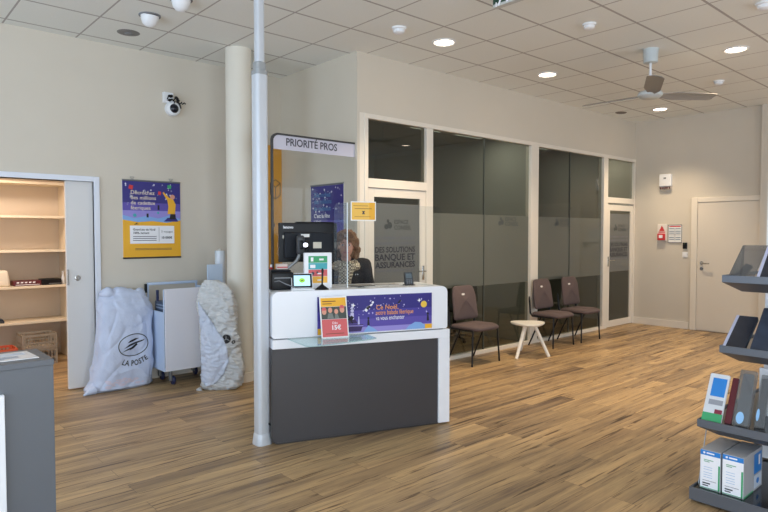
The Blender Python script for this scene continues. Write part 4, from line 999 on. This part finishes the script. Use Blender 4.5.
for v in tm.verts:
    a = (v.co.x-(x0_+x1_)/2)/.34; rr_ = .26+(-v.co.y); v.co.x, v.co.y = rr_*math.sin(a), -rr_*math.cos(a)+.06
obj('lettering', drape(tm, sk, f_o, f_r, f_u, f_p), INK, s1)

s2 = thing('mail_sack', 'crumpled translucent plastic sack in front of the round column', 'sack', (2.738,5.496,0), math.atan2(-.664,.747))
PLAS = noisy('crumpled_plastic', (224,225,224), (186,190,194), 22, .28, 1.0, 22, (1,1,2.5))
sk2 = sack_mesh('sack_body', [(0,-.16,.15,-.10,.11),(.04,-.20,.20,-.125,.125),(.2,-.20,.225,-.13,.13),(.42,-.19,.20,-.12,.12),(.6,-.20,.17,-.11,.11),(.8,-.21,.17,-.09,.10),(.94,-.21,.13,-.07,.08),(1.02,-.19,.05,-.04,.05),(1.06,-.16,-.02,-.02,.02)], PLAS, s2, fold=.03, fscale=3.5, horiz=.017, seedv=9)
flap = [(-.19,.86),(-.1,.72),(-.02,.60),(.06,.50),(.10,.40),(.11,.28),(.06,.16),(-.02,.07),(-.10,.045),(-.16,.09),(-.17,.3),(-.165,.5),(-.185,.7)]
bm = flat_polys([flap]); bmesh.ops.triangulate(bm, faces=bm.faces)
for _ in range(3): bmesh.ops.subdivide_edges(bm, edges=[e for e in bm.edges if e.calc_length() > .03], cuts=1); bmesh.ops.triangulate(bm, faces=bm.faces)
fl = drape(bm, sk2, (0,-.5,0), (1,0,0), (0,0,1), (0,1,0), .007)
o = obj('white_flap', fl, noisy('blue_white_film', (214,222,238), (200,210,230), 12, .35, .4, 40, (1,1,5)), s2, True, angle=180)
md = o.modifiers.new('thickness', 'SOLIDIFY'); md.thickness = .004; md.offset = 1
bm = flat_polys([[(.045*math.cos(a0), .045*math.sin(a0)) for a0 in [g0+PI*2/3*k/7 for k in range(8)]]+[(.006*math.cos(g0+PI/3),.006*math.sin(g0+PI/3))] for g0 in (PI/2+.08,PI/2+.08+2*PI/3,PI/2+.08+4*PI/3)])
for v in bm.verts: v.co.x, v.co.y = v.co.x*.96, v.co.y*.96
obj('round_emblem', drape(bm, sk2, (.085,-.5,.50), (1,0,0), (0,0,1), (0,1,0), .009), INK, s2)
bm = text_mesh('o', .06, bold=.002); obj('lettering', drape(bm, sk2, (.135,-.5,.455), (1,0,0), (0,0,1), (0,1,0), .009), INK, s2)
bm = bmesh.new(); tube(bm, [(-.17,-.1,.02),(-.19,-.13,.012),(-.15,-.14,.01)], [.012,.014,.008], 8); obj('tied_corner', bm, PLAS, s2, True)

t = thing('roll_cart', 'white panelled roll cart on casters between the two sacks', 'cart', (2.335,5.86,0))
CP = mat('cart_panel_white', (226,226,234), .4); CF = mat('cart_frame_blue_white', (190,206,230), .35)
obj('front_panel', B(0,.50,0,.016,.15,.97,.004), CP, t)
obj('side_panel', B(-.012,0,.016,.40,.15,.74,.004), CF, t); obj('side_panel', B(.50,.512,.016,.40,.15,.96,.004), CF, t)
obj('base_deck', B(0,.50,.016,.40,.15,.17), CF, t)
bm = bmesh.new()
tube(bm, [(-.02,.39,.15),(-.02,.39,1.0),(.50,.39,1.0),(.50,.39,.15)], .012, 10); tube(bm, [(-.006,.02,.74),(-.006,.02,.965)], .006, 8)
xbox(bm, -.03,.51,.375,.405,.985,1.012,.005); obj('top_frame', bm, CF, t, True)
obj('black_grip', B(-.055,-.035,.37,.40,.91,1.0,.004), BLACKP, t)
obj('black_grip', B(-.012,.008,.17,.2,.84,.95,.003), mat('navy_plastic', (30,36,74), .4), t)
for x, y in ((.07,.06),(.43,.06),(.07,.34),(.43,.34)):
    bm = bmesh.new(); xbox(bm, x-.012,x+.012,y-.02,y+.02,.045,.15,.003); w_ = obj('caster', bm, GREYM, t)
    bm = bmesh.new(); lathe(bm, [(0,-.014),(.04,-.014),(.045,-.008),(.045,.008),(.04,.014),(0,.014)], 22, axis=Matrix.Translation((x+.026,y,.045)) @ Matrix.Rotation(PI/2,4,'Y')); obj('wheel', bm, mat('navy_plastic', (30,36,74), .4), w_, True)
t = thing('letter_tray', 'blue-grey letter tray loaded at the open side of the cart', 'tray', (2.35,5.90,.74))
t.location = (2.36,5.885,.171)
obj('tray_body', B(0,.12,0,.3,0,.66,.006), mat('tray_blue_grey', (74,88,110), .5), t)
f = Face((-.0005,.3,0), (0,-1,0), (0,0,1), t); f.polys('pale_labels', [[(.03,y),(.26,y),(.26,y+.012),(.03,y+.012)] for y in (.59,.62)], mat('pale_label', (150,162,180), .6), .0003)
t = tag(obj('foam_board', B(0,.17,0,.02,.0,1.19,.003), mat('pale_blue_foam', (204,220,240), .5)), 'pale blue-white foam board standing upright just right of the cart', 'board'); t.location = (2.84,5.98,0)
t = thing('plastic_roll', 'upright roll of clear plastic film behind the column', 'roll', (3.055,6.13,0))
bm = bmesh.new(); lathe(bm, [(.022,0),(.055,0),(.056,.3),(.053,.7),(.056,1.0),(.054,1.33),(.022,1.33)], 28); obj('film_roll', bm, mat('clear_film_roll', (214,220,226), .2), t, True)
bm = bmesh.new(); lathe(bm, [(.014,-.0),(.021,0),(.021,1.35),(.014,1.35)], 18); obj('card_core', bm, mat('card_core', (196,190,178), .7), t, True)

# ------------------------------------------------------------------ grey desk with leaflets, lower left
t = thing('reception_desk', 'grey desk block cut by the left photo edge', 'desk', (.69,3.005,0))
DG = mat('desk_grey', (98,102,108), .42)
obj('desk_top', B(-1.3,0,0,.335,.925,.95,.002), DG, t)
obj('desk_body', B(-1.298,-.002,.004,.33,0.004,.925,.002), DG, t)
obj('white_end_panel', B(-1.0,-.197,-.02,.004,0,.825,.003), WHITE, t)
t = thing('leaflet', 'white printed leaflet lying on the grey desk', 'leaflet', (.655,3.075,.951))
bm = bmesh.new(); prism(bm, [(-.01,0),(-.34,.005),(-.34,.185),(-.02,.205)], (0,0,0), (1,0,0), (0,1,0), (0,0,1), .003); obj('leaflet_sheet', bm, mat('glossy_paper', (238,238,240), .25), t)
f = Face((-.34,0,.003), (1,0,0), (0,1,0), t); f.polys('printed_lines', [[(.02,y),(.26,y),(.26,y+.012),(.02,y+.012)] for y in (.05,.075)] + [[(.02,.03),(.2,.03),(.2,.036),(.02,.036)]], mat('grey_blue_ink', (150,156,170), .6), .0004)
f.polys('picture_band', [[(.02,.11),(.30,.11),(.30,.17),(.02,.17)]], mat('pale_print', (206,210,220), .5), .0004)

# ------------------------------------------------------------------ display rack, lower right
RK = mat('rack_slate_metal', (98,101,107), .4, .3); RKT = mat('rack_dark_top', (50,52,56), .12, .2)
rk = thing('display_rack', 'slate-grey four-tier display rack at the right edge', 'rack', (3.535,1.38,0))
def tray(x0, z, name, th=.042, drop=.06, ins=.12, y0=-1.0, x1=1.25):
    bm = bmesh.new()
    def ring(i, zz): return [bm.verts.new(p) for p in ((x0+i,y0,zz),(x1-i,y0,zz),(x1-i,-i*.6,zz),(x0+i,-i*.6,zz))]
    R = [ring(ins,z-th-drop), ring(0,z-th), ring(0,z), ring(.008,z), ring(.012,z-.012)]
    for a, b in zip(R, R[1:]):
        for k in range(4): bm.faces.new((a[k], a[(k+1) % 4], b[(k+1) % 4], b[k]))
    bm.faces.new(R[0][::-1])
    s = obj(name, bm, RK, rk)
    obj('shelf_surface', B(x0+.013,x1-.013,y0+.01,-.013,z-.014,z-.011), RKT, s)
tray(0, .085, 'base_tray', .07, .0, .0)
tray(.095, .452, 'shelf'); tray(.41, .838, 'shelf'); tray(.43, 1.262, 'shelf')
obj('spine_panel', B(.81,.86,-.95,-.122,.085,2.0,.004), mat('rack_spine_white', (240,240,242), .3), rk)
for z, x0 in ((.36,.22),(.745,.53),(1.17,.55)):
    obj('bracket', B(x0,.81,-.5,-.47,z-.02,z+.0), RK, rk)
for x, y in ((.07,-.07),(1.1,-.07),(.07,-.9),(1.1,-.9)):
    bm = bmesh.new(); lathe(bm, [(.028,0),(.028,.014),(.018,.015)], 18, (x,y)); obj('foot', bm, BLACKP, rk, True)
bm = bmesh.new(); tube(bm, [(.10,-.012,.073),(.20,-.012,.37)], .003, 6); obj('wire_stay', bm, GREYM, rk, True)
RX, RY = 3.535, 1.38
def product(label, y, w, d, hgt, x=3.60, z=.0735):
    t = thing('product_box', label, 'box', (x,y,z), 0, 'white product boxes on the rack base')
    obj('carton', B(0,d,-w,0,0,hgt,.002), mat('grey_carton', (176,176,180), .45), t)
    f = Face((-.0005,0,0), (0,-1,0), (0,0,1), t)
    f.rect('white_label', .002,w-.002,.004,hgt-.03, PRW, .0004); f.rect('blue_header', .002,w-.002,hgt-.03,hgt-.003, BLU, .0004)
    f.rect('green_edge', w-.012,w-.003,.004,hgt*.66, GRN, .001); f.rect('green_foot', .003,w-.003,.005,.009, GRN, .001)
    f.polys('label_text', [[(.02,y_),(.02+l_,y_),(.02+l_,y_+.004),(.02,y_+.004)] for y_, l_ in ((hgt*.74,.05),(hgt*.7,.03))], mat('green_ink', (90,160,110), .6), .001)
    f.polys('label_lines', [[(.02,y_),(.065,y_),(.065,y_+.003),(.02,y_+.003)] for y_ in (hgt*.3,hgt*.36,hgt*.42,hgt*.5,hgt*.56)], mat('pale_blue_ink', (176,196,220), .6), .001)
    f.polys('label_title', [[(.015,.03),(.055,.03),(.055,.037),(.015,.037)],[(.015,.018),(.045,.018),(.045,.024),(.015,.024)],[(.015,.048),(.085,.048),(.085,.05),(.015,.05)]], INK, .001)
    f.polys('header_mark', [disc(.022,hgt-.016,.006,12),[(.034,hgt-.02),(.075,hgt-.02),(.075,hgt-.012),(.034,hgt-.012)]], PRW, .001)
    g = Face((0,-w-.0005,0), (1,0,0), (0,0,1), t)
    g.rect('blue_side_panel', d-.14,d-.02,hgt*.42,hgt*.92, BLU, .0004); g.rect('pale_side_panel', d-.14,d-.02,hgt*.06,hgt*.38, mat('pale_carton_print', (206,214,226), .5), .0004)
    g.polys('side_mark', [[(d-.07,hgt*.6),(d-.045,hgt*.6),(d-.045,hgt*.85),(d-.07,hgt*.85)]], PRW, .001); g.rect('green_edge', 0,d-.15,.003,.01, GRN, .0004)
    g.polys('side_text', [disc(d-.08,hgt*.22,.022,16,.016)], BLU, .001)
product('white and blue product box, left one on the rack base', 1.348, .108, .30, .222)
product('white and blue product box, right one on the rack base', 1.232, .108, .30, .226)

def leaning(name, label, cat, x, y, z, w, h, lean, th, m, group=None, spine=None):
    """a flat pack leaning back towards the rack spine; front faces -x"""
    t = thing(name, label, cat, (x,y,z), 0, group); s_, c_ = math.sin(lean), math.cos(lean)
    f = Face((0,0,0), (0,-1,0), (s_,0,c_), t)
    bm = bmesh.new(); prism(bm, rpoly([(0,0),(w,0),(w,h),(0,h)], .008, 3), f.o-f.n*th, f.u, f.v, f.n, th); obj('pack_body', bm, m, t)
    if spine: 
        bm = bmesh.new(); prism(bm, [(-.006,.0),(.01,.0),(.01,h),(-.006,h)], f.o-f.n*th*.9, f.u, f.v, f.n, th*1.0); obj('pale_edge', bm, spine, t)
    return t, f
POUCH = noisy('dark_pouch_film', (58,62,72), (34,36,44), 12, .25, .2, 30); PEDGE = mat('pale_pouch_edge', (196,198,222), .4)
ZT = .0
# top shelf, z 1.25
t, f = leaning('leaflet_holder', 'smoky acrylic leaflet holder at the left end of the top shelf', 'holder', 3.99,1.355,1.253, .14,.31,.92,.004, GL_BAG)
bm = bmesh.new(); prism(bm, [(0,0),(.24,.185),(.26,.185),(.26,0)], (0,.0,0), (1,0,0), (0,0,1), (0,-1,0), .003); obj('holder_side', bm, GL_BAG, t)
bm = bmesh.new(); prism(bm, [(.02,.01),(.08,.01),(.10,.12),(.06,.14)], f.o-f.n*.02, f.u, f.v, f.n, .012); obj('dark_insert', bm, POUCH, t)
leaning('product_pouch', 'dark pouch with pale edge, second on the top shelf', 'pouch', 4.0,1.20,1.253, .12,.26,.80,.02, POUCH, None, PEDGE)
leaning('product_pouch', 'dark pouch against the white spine on the top shelf', 'pouch', 4.02,1.06,1.253, .12,.29,.9,.02, POUCH, None, PEDGE)
# third shelf, z .83
leaning('product_pouch', 'dark pouch with white edge at left end below the top shelf', 'pouch', 3.975,1.368,.828, .115,.29,.95,.022, POUCH, None, PEDGE)
leaning('product_pouch', 'taller slate pouch in the middle of its shelf', 'pouch', 4.01,1.235,.828, .11,.33,.82,.022, noisy('slate_pouch_film', (78,86,102), (50,55,66), 12, .25, .2, 30), None, None)
leaning('product_pouch', 'black pouch right of the taller slate pouch', 'pouch', 4.0,1.11,.828, .12,.29,.85,.02, POUCH, None, PEDGE)
t = tag(obj('pale_booklet', B(0,.01,-.10,0,0,.27), mat('pale_blue_cover', (150,186,214), .4)), 'pale blue booklet sticking up behind the slate pouches', 'booklet'); t.location = (4.30,1.225,.828)
# second shelf, z .44
t, f = leaning('booklet', 'blue and white booklet with green foot on the second shelf', 'booklet', 3.665,1.372,.442, .105,.285,.50,.012, mat('cover_white', (214,216,220), .35))
f.rect('blue_picture', .02,.095,.15,.26, BLU, .0005); f.rect('green_foot', 0,.105,0,.05, GRN, .0005); f.rect('red_mark', .06,.1,.05,.075, mat('dark_red_print', (130,36,60), .5), .0009); f.rect('grey_band', .02,.095,.1,.13, mat('cover_grey', (150,152,160), .5), .0005)
t, f = leaning('booklet', 'red-edged booklet squeezed behind the first one', 'booklet', 3.70,1.262,.442, .035,.27,.50,.012, mat('dark_red_card', (92,22,32), .4))
t, f = leaning('product_bag', 'smoky clear hanging bag with a pale blue oval label', 'bag', 3.70,1.222,.442, .085,.32,.42,.022, GL_BAG)
bm = bmesh.new(); prism(bm, disc(.035,.045,.02,20,.034), f.o+f.n*.001, f.u, f.v, f.n, .001); obj('oval_label', bm, mat('pale_blue_label', (150,196,236), .4), t)
bm = bmesh.new(); prism(bm, rpoly([(.01,.01),(.075,.01),(.07,.3),(.015,.3)], .01, 3), f.o-f.n*.018, f.u, f.v, f.n, .012); obj('grey_content', bm, mat('smoke_grey_film', (112,116,120), .3), t)
t, f = leaning('product_bag', 'second smoky clear bag just right of the oval-label bag', 'bag', 3.74,1.125,.442, .05,.30,.42,.02, GL_BAG)
bm = bmesh.new(); prism(bm, rpoly([(.005,.01),(.045,.01),(.045,.28),(.005,.28)], .01, 3), f.o-f.n*.016, f.u, f.v, f.n, .010); obj('grey_content', bm, mat('smoke_grey_dark', (78,82,88), .3), t)
bm = bmesh.new(); prism(bm, disc(.012,.07,.008,14,.035), f.o+f.n*.001, f.u, f.v, f.n, .001); obj('oval_label', bm, mat('pale_blue_label', (150,196,236), .4), t)
for k, (y, lb) in enumerate(((1.185,'white card folder with green print standing at the shelf back'),(1.085,'white card folder at the shelf back beside the spine'))):
    t = thing('card_folder', lb, 'folder', (4.02,y,.442), 0, 'white card folders on the second shelf')
    obj('folder_card', B(0,.02,-.09,0,0,.28,.002), mat('cover_white', (214,216,220), .35), t)
    f = Face((-.0005,0,0), (0,-1,0), (0,0,1), t)
    f.polys('green_text', [[(.015,y_),(.06,y_),(.06,y_+.005),(.015,y_+.005)] for y_ in (.10,.15,.21)], mat('green_ink', (90,160,110), .6), .0004)

# ------------------------------------------------------------------ the clerk
HX = CW(.835,.86); PERS_RZ = RZ + math.radians(-18)
pz = thing('person', 'person with wavy brown hair, dark jacket and checked scarf behind the counter', 'person', (HX[0],HX[1],0), PERS_RZ)
# local frame: faces -y, x to the viewer's right
def body(bm, inf=0):
    pass
def arm_pts(s): return (s*.165,.0,1.235), (s*.215,-.03,1.00), (s*.15,-.20,.85), (s*.12,-.225,.79)
bm = bmesh.new()
# legs
for s in (-1,1):
    capsule(bm, (s*.085,.0,.80),(s*.095,-.02,.44), .080,.055); capsule(bm, (s*.095,-.02,.44),(s*.10,.03,.09), .054,.036)
    capsule(bm, (s*.10,.03,.06),(s*.115,-.12,.035), .038,.030)
# trunk
ell(bm, (0,.0,.84), (.165,.115,.12)); ell(bm, (0,.0,.97), (.135,.095,.13)); ell(bm, (0,-.005,1.11), (.155,.10,.14)); capsule(bm, (-.135,0,1.225),(.135,0,1.225), .050,.050)
capsule(bm, (0,.0,1.20),(0,-.03,1.32), .052,.047)
for s in (-1,1):
    a, b, c, d = arm_pts(s); capsule(bm, a, b, .047,.038); capsule(bm, b, c, .037,.025); capsule(bm, c, d, .026,.026)
    # palm and fingers resting on the work surface
    px, py, pz_ = d; ell(bm, (px,py-.035,pz_-.004), (.036,.046,.015))
    for i, (ox, L) in enumerate(((-.027,.066),(-.009,.078),(.010,.073),(.028,.056))):
        p0 = Vector((px+ox,py-.07,pz_)); p1 = p0+Vector((ox*.15,-L*.45,.004)); p2 = p1+Vector((ox*.1,-L*.3,-.010)); p3 = p2+Vector((0,-L*.25,-.016))
        capsule(bm, p0, p1, .0095,.009); capsule(bm, p1, p2, .009,.0082); capsule(bm, p2, p3, .0082,.007)
    q0 = Vector((px-s*.032,py-.02,pz_)); q1 = q0+Vector((-s*.022,-.025,-.004)); q2 = q1+Vector((-s*.008,-.028,-.008)); capsule(bm, q0, q1, .012,.0105); capsule(bm, q1, q2, .0105,.008)
# head
hc = Vector((0,-.045,1.405))
ell(bm, hc+Vector((0,.015,.03)), (.074,.092,.085)); ell(bm, hc+Vector((0,-.025,-.02)), (.060,.062,.078)); ell(bm, hc+Vector((0,-.045,-.075)), (.034,.03,.026)); ell(bm, hc+Vector((0,.0,-.045)), (.052,.06,.05))
tube(bm, [hc+Vector((0,-.082,.02)), hc+Vector((0,-.098,-.012)), hc+Vector((0,-.108,-.026))], [.007,.010,.011], 8); ell(bm, hc+Vector((0,-.100,-.03)), (.017,.012,.010))
for s in (-1,1):
    ell(bm, hc+Vector((s*.030,-.079,.028)), (.020,.008,.007)); ell(bm, hc+Vector((s*.072,.01,-.005)), (.008,.016,.03)); ell(bm, hc+Vector((s*.032,-.062,-.03)), (.02,.018,.02))
ell(bm, hc+Vector((0,-.088,-.052)), (.022,.009,.006)); ell(bm, hc+Vector((0,-.086,-.061)), (.018,.009,.006))
remesh_obj('body', bm, SKIN, pz, .0062, smooth=3)
for s in (-1,1):
    bm = bmesh.new(); ell(bm, hc+Vector((s*.029,-.080,.010)), (.012,.008,.0065), 14, 8); e_ = obj('eye', bm, mat('eye_white', (226,220,214), .2), pz, True)
    bm = bmesh.new(); ell(bm, hc+Vector((s*.029,-.0868,.010)), (.0055,.002,.0055), 12, 6); obj('iris', bm, mat('dark_iris', (44,36,34), .2), e_, True)
    bm = bmesh.new(); tube(bm, [hc+Vector((s*.014,-.0905,.031)), hc+Vector((s*.03,-.0885,.037)), hc+Vector((s*.046,-.077,.031))], [.003,.0035,.002], 6); obj('eyebrow', bm, mat('hair_dark', (96,66,48), .8), pz, True)
bm = bmesh.new(); tube(bm, [hc+Vector((-.024,-.089,-.056)), hc+Vector((-.008,-.0985,-.0535)), hc+Vector((.008,-.0985,-.0535)), hc+Vector((.024,-.089,-.056))], [.003,.006,.006,.003], 8); obj('lips', bm, mat('lips', (186,96,96), .4), pz, True)
# hair: volumes behind and beside the face
bm = bmesh.new()
ell(bm, hc+Vector((0,.03,.058)), (.102,.105,.088)); ell(bm, hc+Vector((0,.06,-.03)), (.098,.075,.11)); ell(bm, hc+Vector((0,-.035,.105)), (.066,.042,.028))
for s in (-1,1):
    capsule(bm, hc+Vector((s*.074,.0,.07)), hc+Vector((s*.097,.015,-.02)), .030,.031); capsule(bm, hc+Vector((s*.097,.015,-.02)), hc+Vector((s*.090,.02,-.09)), .031,.026)
    capsule(bm, hc+Vector((s*.02,-.05,.105)), hc+Vector((s*.070,-.04,.055)), .020,.018)
remesh_obj('hair', bm, noisy('wavy_brown_hair', (150,108,74), (92,62,44), 30, .6, .8, 60, (1,1,.35)), pz, .007, .018, 26, 2)
# jacket
bm = bmesh.new()
ell(bm, (0,.0,.86), (.185,.135,.12)); ell(bm, (0,.0,.98), (.16,.118,.14)); ell(bm, (0,0,1.11), (.175,.12,.15)); capsule(bm, (-.145,.0,1.235),(.145,.0,1.235), .066,.066)
for s in (-1,1):
    a, b, c, d = arm_pts(s); capsule(bm, a, b, .062,.052); capsule(bm, b, c, .051,.036)
    capsule(bm, (s*.06,-.03,1.27),(s*.05,-.1,1.1), .03,.02)
remesh_obj('jacket', bm, noisy('black_jacket_cloth', (34,35,42), (26,27,33), 30, .85, .3, 120), pz, .009, .006, 9, 3)
# trousers
bm = bmesh.new(); ell(bm, (0,.0,.80), (.172,.125,.10))
for s in (-1,1): capsule(bm, (s*.085,.0,.80),(s*.095,-.02,.44), .092,.07); capsule(bm, (s*.095,-.02,.44),(s*.10,.03,.11), .07,.058)
remesh_obj('trousers', bm, mat('charcoal_trousers', (44,44,52), .9), pz, .010, .004, 9, 3)
for s in (-1,1):
    bm = bmesh.new(); capsule(bm, (s*.10,.035,.055),(s*.117,-.135,.042), .050,.040)
    for v in bm.verts: v.co.z = max(v.co.z, .0)
    remesh_obj('shoe', bm, mat('black_shoe', (24,22,22), .4), pz, .008, smooth=2)
# scarf
m = mat('checked_scarf', (206,192,166), .9); nt = m.node_tree; L = nt.links
tc = nt.nodes.new('ShaderNodeTexCoord'); cb_ = nt.nodes.new('ShaderNodeTexChecker'); cb_.inputs['Scale'].default_value = 72
cb_.inputs['Color1'].default_value = (*srgb((214,200,172)),1); cb_.inputs['Color2'].default_value = (*srgb((92,76,64)),1)
L.new(tc.outputs['Object'], cb_.inputs['Vector']); L.new(cb_.outputs['Color'], nt.nodes['Principled BSDF'].inputs['Base Color'])
bm = bmesh.new()
for zc, r0, tr in ((1.268,.078,.028),(1.238,.096,.034)):
    pts = [(r0*1.05*math.cos(2*PI*k/22), -.02+r0*.95*math.sin(2*PI*k/22), zc+.026*math.sin(2*PI*k/22)) for k in range(22)]
    tube(bm, pts, tr, 12, close=True)
capsule(bm, (-.03,-.12,1.24),(-.02,-.145,1.0), .042,.044); capsule(bm, (.035,-.115,1.24),(.005,-.14,1.06), .038,.036)
remesh_obj('scarf', bm, m, pz, .008, .008, 14, 2)
bm = bmesh.new(); f = Face((.075,-.128,1.155), (1,.25,0), (0,.05,1), pz)
f.polys('jacket_mark', [[(0,0),(.012,0),(.008,.012)],[(.018,.0),(.032,0),(.026,.012)]], mat('grey_white_mark', (180,182,188), .5), .004)
bm.free()

# ------------------------------------------------------------------ camera, world, colour
cam = bpy.data.cameras.new('camera'); co = bpy.data.objects.new('camera', cam); C.objects.link(co)
yaw, pitch = .7267, .0361
fw = Vector((math.sin(yaw)*math.cos(pitch), math.cos(yaw)*math.cos(pitch), -math.sin(pitch))); rt = Vector((math.cos(yaw), -math.sin(yaw), 0)); up = rt.cross(fw)
mw = Matrix((rt, up, -fw)).transposed().to_4x4(); mw.translation = (0,0,1.51); co.matrix_world = mw
cam.sensor_width = 36; cam.sensor_fit = 'HORIZONTAL'; cam.lens = 606.6/768*36; cam.clip_start = .02
sc = bpy.context.scene; sc.camera = co
w = bpy.data.worlds.new('world'); sc.world = w; w.use_nodes = True
w.node_tree.nodes['Background'].inputs[0].default_value = (.72,.82,1,1); w.node_tree.nodes['Background'].inputs[1].default_value = .9
sc.view_settings.view_transform = 'Standard'; sc.view_settings.look = 'None'; sc.view_settings.gamma = 1; sc.view_settings.use_curve_mapping = False
sc.view_settings.exposure = EXPOSURE
sc.cycles.use_denoising = True; sc.cycles.max_bounces = 10; sc.cycles.transparent_max_bounces = 24; sc.cycles.sample_clamp_indirect = 6
sc.cycles.caustics_reflective = False; sc.cycles.caustics_refractive = False
